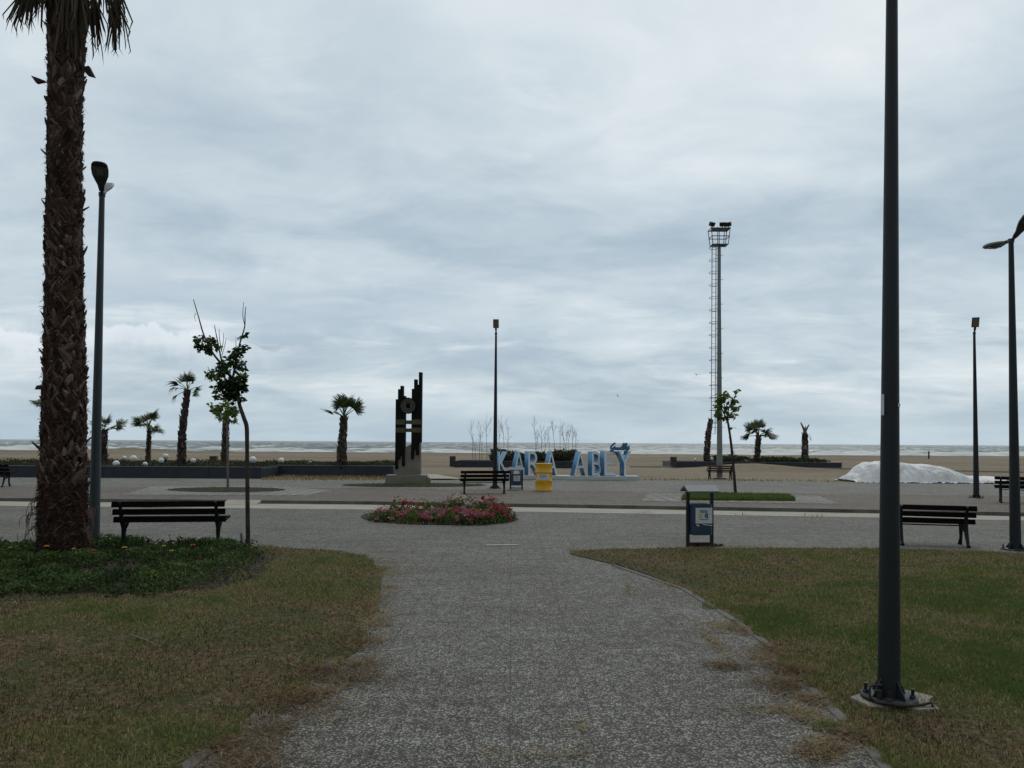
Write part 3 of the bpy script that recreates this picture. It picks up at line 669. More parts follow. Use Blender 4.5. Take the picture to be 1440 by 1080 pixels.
for k in range(11000):                     # fibres torn from the leaf bases
    low_ = gq.random() < .5
    t = gq.uniform(0.0, .16) if low_ else gq.random(); k_ = t * (len(path) - 1); i0 = min(int(k_), len(path) - 2); c = path[i0].lerp(path[i0 + 1], k_ - i0); rr = rad[i0]
    a = gq.uniform(0, 2 * math.pi); od = Vector((math.cos(a), math.sin(a), 0)); sd_ = Vector((-od.y, od.x, 0))
    L = gq.uniform(.05, .22); p = c + od * (rr * 1.0); q_ = p + sd_ * gq.uniform(-1, 1) * L + Vector((0, 0, gq.uniform(-.6, .5) * L)) + od * gq.uniform(.01, .075)
    q2 = q_ + sd_ * gq.uniform(-.4, .4) * L + Vector((0, 0, -L * gq.uniform(0, .7))) + od * gq.uniform(-.01, .03)
    h_ = Vector((q_.x - c.x, q_.y - c.y, 0)); k2 = rr + gq.uniform(.005, .05) * (1.6 if gq.random() < .1 else 1); h_ = h_.normalized() * k2; q2 += Vector((c.x + h_.x - q_.x, c.y + h_.y - q_.y, 0)); q_ = Vector((c.x + h_.x, c.y + h_.y, q_.z))
    wv_ = Vector((0, 0, .0045))
    mb.add([p - wv_, p + wv_, q_ + wv_, q_ - wv_, q2], [(0, 1, 2, 3), (3, 2, 4)], tint=min(1, max(0, gq.gauss(.45, .25))))
for dx_, z_, L in ((-.40, .62, .34), (-.36, .8, .25), (.40, .68, .2), (.36, .6, .3), (-.33, .45, .22), (.34, .4, .3)):   # long loose strands at the foot
    for j in range(7):
        p = Vector((dx_, -.08 + gq.uniform(-.1, .1), z_ + gq.uniform(-.05, .05))); s_ = 1 if dx_ > 0 else -1
        q_ = p + Vector((s_ * gq.uniform(.02, .12), gq.uniform(-.08, .02), gq.uniform(-.08, .05))); r_ = q_ + Vector((s_ * gq.uniform(-.04, .09), 0, -L * gq.uniform(.4, 1)))
        mb.tube([p, q_, (q_ + r_) / 2 + Vector((s_ * .02, 0, 0)), r_], [.006, .005, .004, .002], 4, caps=False, tint=.75)
mb.build('fibre', M['boot'], bp, True)
top = path[-1]
for k in range(18):
    frond(bp, FANS[k % 3], 'frond', top + Vector((0, 0, .25)), k * 2.4, R(rnd.uniform(5, 75)), rnd.uniform(1.6, 1.9), rnd.uniform(-.3, .3))
frond(bp, FANS[1], 'frond', top + Vector((.1, -.05, .1)), R(-8), R(-14), 1.80, .5)
def hang(base, tipx, tipz, y0, n, seed, sp=.16):
    g_ = random.Random(seed); m_ = MB()
    m_.tube([base, base + Vector((tipx * .45, y0, .05)), base + Vector((tipx * .75, y0, -.25))], [.02, .016, .012], 5, tint=.5)
    st = base + Vector((tipx * .75, y0, -.25))
    for j in range(n):
        e = Vector((tipx + g_.uniform(-sp, sp), y0 + g_.uniform(-sp, sp), 0)); L = tipz * g_.uniform(.45, 1.0)
        p1 = st + Vector(((e.x - tipx * .75) * .5 + g_.uniform(-.03, .03), (e.y - y0) * .5, -L * .4)); p2 = st + Vector((e.x - tipx * .75 + g_.uniform(-.05, .05), e.y - y0, -L)); wv_ = Vector((.014 * g_.uniform(.5, 1.3), .008, 0))
        p3 = p2 + Vector((g_.uniform(-.09, .09), 0, -g_.uniform(.05, .2)))
        m_.add([st - wv_ * .5, st + wv_ * .5, p1 + wv_, p1 - wv_, p2 + wv_ * .6, p2 - wv_ * .6, p3], [(0, 1, 2, 3), (3, 2, 4, 5), (5, 4, 6)], tint=min(1, max(0, g_.gauss(.40, .2))))
    return m_
z8 = at(90, 0, pb.y).z - pb.z
for bx, tx, tz, y0, n_, sd_ in [(-.2, -.74, .85, -.15, 30, 1), (-.15, -.42, .95, -.3, 26, 2), (-.2, -.98, .75, .1, 24, 3), (.2, .44, .84, -.2, 26, 4), (.15, .30, .72, -.35, 16, 5), (.2, .52, .60, .1, 20, 6), (.05, .12, 1.45, -.42, 30, 7), (.0, .25, 1.2, -.38, 26, 8), (0, -.2, .8, -.4, 22, 9), (0, -.1, .9, .45, 26, 10), (.1, .3, .9, .45, 26, 11), (-.1, -.45, .9, .35, 20, 12), (.05, .17, 1.9, -.40, 10, 13)]:
    hang(Vector((bx + .05, y0 * .5, z8 + .62)), tx - bx, tz, y0 * .6, n_, sd_).build('dead_frond', M['dead_frond'], bp, True)
# dead stub sticking out on the right of the trunk and a torn boot on the left
mb = MB(); a = at(122, 98, pb.y) - pb; mb.prism([(a.x - .06, a.z + .02), (a.x + .04, a.z + .05), (a.x + .13, a.z - .12), (a.x + .02, a.z - .09)], -.03, .03)
mb.build('leaf_stub', M['boot'], bp, True); mb = MB(); a = at(54, 112, pb.y) - pb; mb.prism([(a.x + .12, a.z - .03), (a.x - .02, a.z - .06), (a.x - .10, a.z + .05), (a.x + .02, a.z + .01)], -.03, .03)
mb.build('leaf_stub', M['boot'], bp, True); mb = MB(); a = at(55, 545, pb.y) - pb; mb.prism([(a.x + .1, a.z - .01), (a.x - .05, a.z - .03), (a.x - .02, a.z + .03), (a.x + .1, a.z + .04)], -.03, .03)
mb.build('leaf_stub', M['boot'], bp, True)

def palm(label, Yd, base_px, mid_px, top_px, hw0, hw1, crown_px, fr, z0=None, dead=(), group='fan palms along the beach', seed=0):
    b = at(base_px[0], base_px[1], Yd)
    if z0 is not None: b.z = z0
    t = thing('fan_palm', label, 'palm tree', b, 0, group); s_ = Yd / FPX
    pts_px = [base_px] + ([mid_px] if mid_px else []) + [top_px]
    ctrl = [b] + [at(x, y, Yd) for x, y in pts_px[1:]]
    path = []
    for i_ in range(13):
        u = i_ / 12 * (len(ctrl) - 1); k = min(int(u), len(ctrl) - 2); path.append(ctrl[k].lerp(ctrl[k + 1], u - k) - b)
    path[0].z -= .15
    rad = [(hw0 + (hw1 - hw0) * i_ / 12) * s_ * .82 for i_ in range(13)]
    mb = MB(); mb.tube(path, [r_ * .9 for r_ in rad], 12, tint=.3, jit=.08)
    hgt = path[-1].z
    boots(mb, path, rad, .04, .98, max(8, int(hgt / .13)), 7, rad[0] * .8, .20, .055, seed + 100)
    mb.build('trunk', M['boot_far'], t, True)
    tp = path[-1]
    for (az, el_, scl, me_kind, roll) in fr:
        me_ = (FANS if me_kind else DEAD)[rnd.randrange(3)]
        frond(t, me_, 'frond' if me_kind else 'dead_frond', tp + Vector((0, 0, -.05)), R(az), R(el_), 1.15 * scl * crown_px * s_, roll + rnd.uniform(-.8, .8))
    return t
def ring(n, lo, hi, sc_, seed):
    g_ = random.Random(seed); return [(k * 137.5 + g_.uniform(-15, 15), lo + (hi - lo) * ((k * .618) % 1) , sc_ * g_.uniform(.85, 1.1), True, g_.uniform(-.4, .4)) for k in range(n)]
palm('fan palm almost hidden behind the big shaggy palm trunk', 38, (72, 655), None, (68, 572), 5, 4, 26, ring(14, -15, 80, 1, 1), .3, seed=1)
palm('ragged fan palm with one drooping frond right of the big palm', 37, (146, 656), (145, 630), (147, 604), 6, 4.5, 30, ring(9, 10, 80, .8, 2) + [(5, 22, 1.15, True, .6), (180, 0, .7, False, 0), (-60, -50, .7, False, 0)], .3, seed=2)
palm('small upright fan palm between the two groups of white globes', 45, (208, 646), None, (210, 598), 3.8, 3.0, 27, ring(20, -25, 80, .95, 3), .25, seed=3)
palm('tallest beach palm, windblown with browned left fronds', 37, (255, 658), (256, 610), (264, 548), 7.0, 5.0, 30, [(90, 82, 1.0, True, 0), (60, 72, .9, True, .3), (250, 75, .95, True, -.2), (150, 70, .9, True, .2), (0, 62, .75, True, 0), (180, 30, .95, False, 0), (170, 12, .95, False, .3), (195, -28, .9, False, 0), (5, 20, .85, True, .5), (-15, 2, .75, True, 0), (200, 45, .9, True, 0), (10, -25, .6, True, .0)], .3, seed=4)
palm('fan palm whose head is hidden by the staked tree', 38, (316, 652), None, (318, 590), 6, 5.0, 20, ring(12, -10, 75, .9, 5), .3, seed=5)
palm('stout fan palm with a spiky crown left of the monument', 36, (481, 656), (481, 630), (484, 585), 8.5, 6, 36, [(90, 85, .95, True, 0), (0, 70, .95, True, .2), (180, 78, .95, True, 0), (270, 72, .9, True, 0), (20, 48, 1.0, True, .6), (-10, 36, .95, True, -.4), (165, 52, .85, True, .5), (200, 60, .8, True, .2), (175, 18, 1.0, True, .8), (60, 60, .9, True, 0), (120, 55, .9, True, .3), (300, 55, .9, True, 0), (185, 30, .5, True, 0)], .3, seed=6)
palm('bare leaning dead palm trunk left of the floodlight mast', 52, (993, 653), (996, 612), (1000, 590), 5.6, 3.5, 20, [], .3, seed=7)
palm('low round headed fan palm behind the heaped sand', 52, (1064, 652), None, (1067, 612), 5.0, 4.0, 27, ring(15, 0, 85, .95, 8) + [(0, -8, 1, True, .5), (180, -5, 1, True, .5)], .3, seed=8)
dp = palm('dying palm with two bare forked stalks and one hanging leaf', 52, (1132, 652), None, (1132, 610), 6, 4.2, 20, [(-8, -35, .62, False, 0)], .3, seed=9)
mb = MB(); s_ = 52 / FPX; tp = at(1132, 612, 52) - dp.location
mb.tube([tp, tp + Vector((-.04, 0, .35)), tp + Vector((-6.0 * s_, 0, 18 * s_))], [.12, .09, .03], 6, tint=.8); mb.tube([tp, tp + Vector((.06, .05, .30)), tp + Vector((6.2 * s_, .05, 15 * s_))], [.12, .08, .03], 6, tint=.8); mb.tube([tp, tp + Vector((.02, -.05, 13 * s_))], [.08, .02], 6, tint=.8)
mb.tube([tp + Vector((.05, 0, -.1)), tp + Vector((.3, -.02, .05)), tp + Vector((.42, -.02, -.2))], [.02, .015, .01], 5, tint=.4)
mb.build('leaf_stalk', M['boot_far'], dp, True)

# ------------------------------------------------------------------ lamp posts
def head_mesh(L=.62, W=.125, th=.075):
    """lamp head along +X, underside -Z"""
    mb = MB(); prof = [(0, .30, .5), (.08, .36, .55), (.2, .42, .7), (.38, .72, .9), (.55, .95, 1), (.75, 1.0, .95), (.9, .93, .75), (.97, .74, .5), (1.0, .42, .25)]
    n = 14; vs_ = []; fs = []
    for u, wf, tf in prof:
        for k in range(n):
            a = 2 * math.pi * k / n; y = math.cos(a); z = math.sin(a)
            vs_.append((u * L, W * wf * math.copysign(abs(y) ** .6, y), (th * tf * .75 * abs(z) ** .8 if z > 0 else -th * tf * .25 * abs(z) ** .5)))
    for i_ in range(len(prof) - 1):
        for k in range(n): fs.append((i_ * n + k, i_ * n + (k + 1) % n, (i_ + 1) * n + (k + 1) % n, (i_ + 1) * n + k))
    mb.add(vs_, fs, 0, True); mb.add(vs_[-n:], [tuple(range(n))], 0); mb.add(vs_[:n], [tuple(range(n - 1, -1, -1))], 0)
    return mb
def lamp_post(label, base, height, r0, r1, heads, group='steel lamp posts', far_=False, hs=1.0, paint='post_paint'):
    t = thing('street_lamp', label, 'street lamp', base, 0, group)
    mb = MB(); n = 20
    mb.tube([(0, 0, .02 + height * u) for u in (0, .02, .25, .5, .75, 1)], [r0 + (r1 - r0) * u for u in (0, .02, .25, .5, .75, 1)], n)
    pl = mb.build('pole', M[paint], t)
    mb = MB(); mb.lathe([(0, .0), (r0 * 2.5, .0), (r0 * 2.5, .018), (r0 * 1.0, .019)], 20)
    for k in range(4):
        a = k * math.pi / 2 + .35; m_ = Matrix.Rotation(a, 3, 'Z'); vs_ = [m_ @ Vector(p) for p in ((r0 * .95, -.005, .02), (r0 * 2.0, -.005, .02), (r0 * 1.0, -.005, .13), (r0 * .95, .005, .02), (r0 * 2.0, .005, .02), (r0 * 1.0, .005, .13))]
        mb.add(vs_, [(0, 1, 2), (5, 4, 3), (0, 3, 4, 1), (1, 4, 5, 2)])
        q = Matrix.Rotation(a + .78, 3, 'Z') @ Vector((r0 * 2.0, 0, .02)); mb.tube([q, q + Vector((0, 0, .06))], .011, 8); mb.lathe([(.02, 0), (.02, .018), (0, .018)], 6, c=q)
    mb.build('base_flange', M['post_paint'], t)
    mb = MB(); mb.tube([(0, 0, height), (0, 0, height + .06)], r1 * 1.25, 14)
    for az, el_, *_ in heads:
        d = Vector((math.cos(R(az)), math.sin(R(az)), math.tan(R(el_)) * .6)) * .12; mb.tube([(0, 0, height + .03), d + Vector((0, 0, height + .03))], .026, 10)
    mb.build('bracket', M['head_paint'], t)
    for az, el_, grey in heads:
        d = Vector((math.cos(R(az)), math.sin(R(az)), math.tan(R(el_)) * .6)) * .10 + Vector((0, 0, height + .03))
        if far_:
            mb = MB(); mb.box((.24, 0, 0), (.32, .20, .06), bev=.012); mb.tube([(-.02, 0, 0), (.09, 0, 0)], .035, 8); hd = mb.build('lamp_head', M['head_paint'], t)
            hd.location = d; hd.rotation_euler = (Matrix.Rotation(R(az), 3, 'Z') @ Matrix.Rotation(-R(el_), 3, 'Y')).to_euler()
            mb = MB(); mb.box((.24, 0, -.033), (.27, .165, .008)); mb.build('emitter_plate', M['lens_amber'], hd); continue
        hs = .62 if grey else hs
        hd = head_mesh(.62 * hs, .125 * hs, .09 * hs).build('lamp_head', M['head_grey'] if grey else M['head_paint'], t)
        hd.location = d; hd.rotation_euler = (Matrix.Rotation(R(az), 3, 'Z') @ Matrix.Rotation(-R(el_), 3, 'Y')).to_euler()
        mb = MB(); mb.box((.44 * hs, 0, -.026 * hs), (.20 * hs, .19 * hs, .012), bev=.004); mb.build('lens', M['lens'], hd)
        mb = MB(); mb.box((.44 * hs, 0, -.034 * hs), (.11 * hs, .09 * hs, .008)); mb.build('emitter_plate', M['lens_amber'], hd)
    return t
def hgt(px, py, base): return at(px, py, base.y).z - base.z
b = on(132, 766); lamp_post('dark lamp post with raised paddle head beside the big palm', b, hgt(141, 276, b), .085, .042, [(-66, 28, False), (100, 42, True)], paint='post_paint_lit')
b = on(1250, 987); nb = b
lamp_near = lamp_post('thick dark lamp post on the concrete pad in the right lawn', b, 5.0, .070, .034, [(180, 4, False), (-60, 20, False)])
mb = MB(); a = at(1236, 575, b.y) - b; mb.box((-.060, -.022, a.z), (.016, .010, .14), Euler((0, 0, -.9))); mb.build('sticker', M['label'], lamp_near)
mb = MB(); a = at(1258, 576, b.y) - b; mb.box((.034, -.052, a.z), (.016, .006, .022), Euler((0, .5, .55))); mb.build('label_scrap', M['label'], lamp_near)
mb = MB()
mb.tube([(-.075, -.06, .10), (-.15, -.07, .10), (-.165, -.08, .085), (-.165, -.09, .03), (-.15, -.13, .012), (0, -.19, .010), (.14, -.16, .012), (.19, -.15, .022), (.20, -.155, .02), (.20, -.17, .0)], .009, 8)
mb.tube([(-.10, -.08, .02), (-.10, -.08, .075)], .018, 8); mb.tube([(.05, -.15, .0), (.05, -.15, .02)], .03, 8)
mb.build('anchor_rod', M['rust'], lamp_near)
b = on(1428, 773); lamp_post('dark lamp post with two heads near the right bench', b, hgt(1422, 341, b), .085, .038, [(86, 5, False), (-92, 27, False)])
b = on(696, 687, ZP); lamp_post('slim lamp post standing behind the centre bench', b, hgt(696, 470, b), .085, .035, [(-90, 60, False)], far_=True)
b = on(1373, 700, ZP); lamp_post('slim lamp post on the pavement before the white heap', b, hgt(1373, 470, b), .085, .035, [(-112, 60, False)], far_=True)
# cracked pad under the near post
pp = [on(*p) for p in [(1196, 985), (1222, 975), (1280, 976), (1312, 984), (1306, 990), (1322, 1002), (1292, 1003), (1262, 997), (1225, 999)]]
c = sum((Vector(p) for p in pp), Vector()) / len(pp)
mb = MB(); n = len(pp); mb.add([Vector((p.x, p.y, .024)) for p in pp] + [Vector((c.x + (p.x - c.x) * 1.04, c.y + (p.y - c.y) * 1.04, -.02)) for p in pp], [tuple(range(n - 1, -1, -1)) if False else tuple(range(n))] + [(i_, n + i_, n + (i_ + 1) % n, (i_ + 1) % n) for i_ in range(n)])
o = mb.build('concrete_pad', M['concrete']); tag(o, 'irregular pale concrete pad under the thick lamp post', 'pad')
lamp_near.location.z = .026; lamp_near.rotation_euler.y = .0135   # the post leans a touch

# floodlight mast on the beach
b = on(1012, 673, .08); Yd = b.y; s_ = Yd / FPX; t = thing('floodlight_mast', 'tall grey floodlight mast with caged ladder and lamp basket', 'floodlight mast', b)
ht = hgt(1012, 345, b)
mb = MB(); mb.tube([(0, 0, u * ht) for u in (0, .3, .6, 1)], [.135, .115, .09, .062], 16); mb.lathe([(0, 0), (.3, 0), (.3, .05), (.14, .055)], 16); mb.build('pole', M['galv'], t)
mb = MB(); z0, z1 = ht * .19, ht - .05
for lx in (-.22, -.40): mb.tube([(lx, -.05, z0), (lx + .06, -.05, z1)], .016, 6)
k = z0
while k < z1: u = (k - z0) / (z1 - z0) * .06; mb.tube([(-.22 + u, -.05, k), (-.40 + u, -.05, k)], .009, 5); k += .3
k = z0 + .3
while k < z1: u = (k - z0) / (z1 - z0) * .06; mb.tube([(-.24 + u, -.05, k), (.17, -.05, k)], .011, 5); k += 1.15
mb.build('ladder', M['galv_dark'], t)
mb = MB(); k = z0 + .5
while k < z1:
    mb.tube([(-.31 + .24 * math.cos(a), -.05 - .30 + .32 * math.sin(a), k) for a in [i_ * math.pi / 8 for i_ in range(17)]], .011, 5, caps=False); k += .58
for a in (-2.6, -1.57, -.5): mb.tube([(-.31 + .24 * math.cos(a), -.35 + .32 * math.sin(a), z0 + .5), (-.27 + .24 * math.cos(a), -.35 + .32 * math.sin(a), z1)], .008, 5)
mb.build('ladder_cage', M['galv_dark'], t)
mb = MB(); zb = ht
bw, tw_, bh = .36, .44, 25 * s_
for w_, z_ in ((bw, zb), (.41, zb + bh * .45), (tw_, zb + bh * .9)):
    cs = [(-w_, -w_ * .7), (w_, -w_ * .7), (w_, w_ * .7), (-w_, w_ * .7)]
    for i_ in range(4): p, q = cs[i_], cs[(i_ + 1) % 4]; mb.tube([(p[0], p[1], z_), (q[0], q[1], z_)], .02, 6)
for sx, sy in ((-1, -1), (-.35, -1), (.4, -1), (1, -1), (1, 1), (-1, 1), (.2, 1)): mb.tube([(sx * bw, sy * bw * .7, zb), (sx * tw_, sy * tw_ * .7, zb + bh * .95)], .018, 6)
mb.box((0, 0, zb), (bw * 2, bw * 1.4, .03)); mb.box((.05, 0, zb + bh * .9), (tw_ * 1.9, tw_ * 1.3, .025)); mb.tube([(0, 0, zb - .05), (.28, 0, zb)], .02, 6)
mb.build('basket', M['galv_dark'], t)
for fx, az in ((-.36, .5), (.12, -.2), (.24, .1), (.40, -.6)):
    mb = MB(); mb.box((0, 0, .10), (.26, .13, .20), Euler((.5, 0, az)), bev=.02); mb.box((0, 0, -.03), (.04, .04, .1)); o = mb.build('floodlight', M['flood'], t); o.location = (fx, -.12, zb + bh * .95 + .08)

# ------------------------------------------------------------------ benches
def bench(label, mid, rotz, L, fs_, h, splay, wood, group='slatted park benches', rod=True):
    t = thing('park_bench', label, 'bench', mid, rotz, group); sh = h * .56
    for k in range(3):
        z = h - (.055 + k * .118) * h / .72; y = -.20 + .05 * k
        mb = MB(); mb.box((0, y, z), (L, .028, .088 * h / .72), Euler((-.22, 0, 0)), bev=.006); mb.build('back_slat', wood, t)
    for k in range(4):
        mb = MB(); mb.box((0, -.06 + k * .105, sh + .0 + .01 * k), (L * .985, .09, .032), bev=.006); mb.build('seat_slat', wood, t)
    for sx in (-1, 1):
        x = sx * fs_ / 2; mb = MB()
        def lim(pts, r_): mb.tube(pts, r_, 8)
        if splay:
            lim([(x, -.235, h - .02), (x, -.17, h * .75), (x, -.125, sh), (x, -.15, sh * .6), (x, -.24, .05), (x, -.27, .012)], [.022, .028, .034, .034, .026, .036])
            lim([(x, .20, sh - .03), (x, .15, sh * .72), (x, .16, sh * .3), (x, .22, .012)], [.026, .032, .025, .036])
            lim([(x, -.13, sh - .04), (x, .06, sh - .035), (x, .24, sh - .015)], [.030, .028, .022])
            lim([(x, -.135, sh * .68), (x, -.02, sh * .66), (x, .13, sh - .06)], [.024, .022, .026])
        else:
            lim([(x, -.235, h - .015), (x, -.17, h * .75), (x, -.11, sh), (x, -.05, sh * .75), (x, -.03, .10), (x, -.05, .0)], [.022, .03, .04, .032, .030, .036])
            lim([(x, -.10, sh - .04), (x, .06, sh - .035), (x, .28, sh - .01)], [.034, .03, .022])
            lim([(x, .14, sh - .05), (x, .03, sh * .7), (x, -.02, sh * .4)], [.026, .026, .026])
            lim([(x, -.16, .015), (x, .10, .015)], [.028, .028])
        mb.build('bench_frame', M['iron'], t)
    if rod:
        mb = MB(); mb.tube([(-fs_ / 2, .02 if splay else -.03, sh * .86), (fs_ / 2, .02 if splay else -.03, sh * .86)], .012, 6); mb.build('tie_rod', M['iron'], t)
    return t
def bench_at(label, fl, fr_, z, top_y, splay, wood, over, rod=True, yaw=None):
    a, b_ = on(*fl, z), on(*fr_, z); mid = (a + b_) / 2; dv = b_ - a; ang = math.atan2(dv.y, dv.x) if yaw is None else yaw
    h = hgt((fl[0] + fr_[0]) / 2, top_y, mid) * 1.01
    m_ = Matrix.Rotation(ang, 3, 'Z') @ Vector((0, .05 if not splay else .26, 0))
    return bench(label, mid + Vector((m_.x, m_.y, 0)), ang, dv.length + over * 2, dv.length, h, splay, wood, rod=rod)
bench_at('black slatted bench seen from behind beside the left flower bed', (177, 769), (303, 770), 0, 703.5, False, M['wood'], .13, False, yaw=R(8))
bench_at('black slatted bench with curved legs behind the thick lamp post', (1269, 767), (1362, 770.5), 0, 710.5, True, M['wood'], .15)
bench_at('dark brown slatted bench in the centre behind the rose bed', (653, 694.5), (709, 694), ZP, 661.5, False, M['wood'], .14)
bench_at('reddish brown bench on the sand edge before the floodlight mast', (999, 673.5), (1029, 673.8), ZP, 654.5, True, M['wood_red'], .13)
bench_at('black slatted bench cut by the right edge of the photo', (1408, 707), (1462, 709), ZP, 670.5, True, M['wood'], .15)
bench_at('dark bench end cut by the left edge of the photo', (-48, 685), (3, 685), ZP, 653, True, M['wood'], .15)

# ------------------------------------------------------------------ litter bins
def litter_bin(label, base, hgt_, wid, rot, poster_big):
    t = thing('litter_bin', label, 'litter bin', base, rot, 'roofed blue litter bins'); h = hgt_; w_ = wid
    for sx in (-1, 1):
        mb = MB(); mb.box((sx * w_ * .42, 0, h * .48), (.05, .05, h * .96)); mb.build('post', M['bin_frame'], t)
    mb = MB(); mb.box((0, 0, .055), (w_ * .84 - .046, .034, .03)); mb.build('foot_rail', M['bin_frame'], t)
    mb = MB(); hw = w_ * .55; dp_ = .20; zr = h * .965
    mb.add([(-hw, -dp_, zr - .045), (hw, -dp_, zr - .045), (hw, 0, zr + .045), (-hw, 0, zr + .045), (hw, dp_, zr - .045), (-hw, dp_, zr - .045), (-hw, -dp_, zr - .07), (hw, -dp_, zr - .07), (hw, 0, zr + .0), (-hw, 0, zr + .0), (hw, dp_, zr - .07), (-hw, dp_, zr - .07)],
           [(0, 1, 2, 3), (3, 2, 4, 5), (7, 6, 9, 8), (8, 9, 11, 10), (0, 6, 7, 1), (5, 4, 10, 11), (1, 7, 8, 2), (2, 8, 10, 4), (6, 0, 3, 9), (9, 3, 5, 11)])
    mb.build('roof', M['bin_roof'], t)
    mb = MB(); bw = w_ * .36; z0, z1 = h * .20, h * .70
    prof = [(-bw, .0), (-bw, -.10), (-bw * .8, -.14), (bw * .8, -.14), (bw, -.10), (bw, .0), (bw, .10), (bw * .8, .14), (-bw * .8, .14), (-bw, .10)]
    n = len(prof); vs_ = [(x, y, z0) for x, y in prof] + [(x, y, z1) for x, y in prof] + [(x * .93, y * .9, z1) for x, y in prof] + [(x * .93, y * .9, z0 + .03) for x, y in prof]
    fs = [tuple(range(n - 1, -1, -1)), tuple(range(3 * n, 4 * n))]
    for r_ in range(3): fs += [(r_ * n + i_, r_ * n + (i_ + 1) % n, (r_ + 1) * n + (i_ + 1) % n, (r_ + 1) * n + i_) for i_ in range(n)]
    mb.add(vs_, fs); body = mb.build('bin_body', M['bin_blue'], t)
    mb = MB(); mb.box((-w_ * .38, 0, h * .45), (.03, .03, .03)); mb.box((w_ * .38, 0, h * .45), (.03, .03, .03)); mb.build('pivot', M['bin_frame'], t)
    mb = MB(); pw, ph_ = (bw * 1.62, h * .255) if poster_big else (bw * 1.3, h * .25); yb = -.1435; pz = h * .52; ox = bw * .12
    mb.box((ox, yb, pz), (pw, .004, ph_), mi=0)
    if poster_big:
        mb.box((ox - pw * .02, yb - .004, pz + ph_ * .27), (pw * .46, .003, ph_ * .20), mi=1)
        # yellow angular mark
        mb.box((ox - pw * .20, yb - .004, pz - .0 * ph_), (pw * .24, .003, ph_ * .22), mi=2); mb.box((ox - pw * .20, yb - .0065, pz + .03 * ph_), (pw * .10, .002, ph_ * .06), mi=0)
        # blue open ring mark
        for i_ in range(9):
            a = R(60) + R(250) * i_ / 8; mb.box((ox + pw * .16 + pw * .085 * math.cos(a), yb - .004, pz + pw * .10 * math.sin(a)), (pw * .075, .003, pw * .075), Euler((0, -a, 0)), mi=3)
        mb.box((ox + pw * .19, yb - .0065, pz), (pw * .07, .002, pw * .09), mi=3)
        for i_ in range(11): mb.box((ox - pw * .26 + pw * .052 * i_, yb - .004, pz - ph_ * .235), (pw * .036, .003, ph_ * (.05 + .02 * (i_ % 3))), mi=4)
        mb.box((ox - pw * .36, yb, pz - ph_ * .62), (pw * .16, .003, ph_ * .09), Euler((0, .3, 0)), mi=0); mb.box((ox + pw * .22, yb, pz - ph_ * .60), (pw * .55, .003, ph_ * .05), Euler((0, .12, 0)), mi=0)
    else:
        mb.box((ox - pw * .10, yb - .004, pz + ph_ * .22), (pw * .5, .003, ph_ * .16), mi=1); mb.box((ox + pw * .05, yb - .004, pz - ph_ * .12), (pw * .62, .003, ph_ * .05), mi=4); mb.box((ox - pw * .05, yb - .004, pz - ph_ * .26), (pw * .42, .003, ph_ * .05), mi=4)
    mb.build('poster', [M['poster'], M['poster_teal'], M['poster_yellow'], M['poster_blue'], M['poster_grey']], body)
    return t
b = on(984, 768.5); litter_bin('blue litter bin with a logo poster at the right lawn edge', b, hgt(984, 683, b), 41 * b.y / FPX, R(6), True)
b = on(726, 688.5, ZP); litter_bin('dark litter bin with a pale notice next to the yellow drum', b, hgt(726, 657.5, b), 19.5 * b.y / FPX, R(-2), False)
g = np.random.default_rng(44); c = on(996, 768.5)
mb = MB()
for k in range(26):
    x, y = g.normal(0, .11), g.normal(0, .05); r_ = g.uniform(.02, .055); mb.lathe([(r_, -.01), (r_ * .95, r_ * .4), (r_ * .6, r_ * .85), (0.001, r_ * .95)], 6, c=(x, y, 0), smooth=False)
o = mb.build('rubble', M['stone']); o.location = (c.x, c.y, .0); tag(o, 'dark rubble and clods at the foot of the lawn edge bin', 'rubble', kind='stuff')

# ------------------------------------------------------------------ yellow drum
b = on(764.5, 690, ZP); s_ = b.y / FPX; hh_ = hgt(764, 651.5, b); r_ = 12.0 * s_
t = thing('drum', 'yellow oil drum with a white paper label beside the sign', 'drum', b, R(4))
mb = MB(); pr = [(0, .0), (r_ * .97, 0), (r_ * 1.02, .012), (r_ * .985, .03)]
for zc_ in (.36, .68): pr += [(r_ * .985, hh_ * zc_ - .03), (r_ * 1.02, hh_ * zc_ - .008), (r_ * 1.02, hh_ * zc_ + .008), (r_ * .985, hh_ * zc_ + .03)]
pr += [(r_ * .985, hh_ - .03), (r_ * 1.02, hh_ - .012), (r_ * .99, hh_), (r_ * .94, hh_ - .004), (r_ * .93, hh_ - .03), (0, hh_ - .03)]
mb.lathe(pr, 32); body = mb.build('drum_body', M['barrel'], t)
mb = MB(); rows = []
for k in range(13): a = -math.pi / 2 - .15 + (-.78 + 1.5 * k / 12); rows.append((a))
vs_ = []; 
for a in rows: vs_ += [((r_ * 1.03) * math.cos(a), (r_ * 1.03) * math.sin(a), hh_ * .41), ((r_ * 1.03) * math.cos(a), (r_ * 1.03) * math.sin(a), hh_ * .625)]
mb.add(vs_, [(2 * i_, 2 * i_ + 2, 2 * i_ + 3, 2 * i_ + 1) for i_ in range(12)], 0, True)
for zf, a0, a1 in ((.57, 2, 9), (.52, 2, 10), (.47, 3, 8)):
    vs_ = []
    for i_ in range(a0, a1 + 1): a = rows[i_]; vs_ += [((r_ * 1.034) * math.cos(a), (r_ * 1.034) * math.sin(a), hh_ * zf), ((r_ * 1.034) * math.cos(a), (r_ * 1.034) * math.sin(a), hh_ * (zf + .022))]
    mb.add(vs_, [(2 * i_, 2 * i_ + 2, 2 * i_ + 3, 2 * i_ + 1) for i_ in range(a1 - a0)], 1, True)
lab = mb.build('paper_label', [M['label'], M['poster_grey']], body)

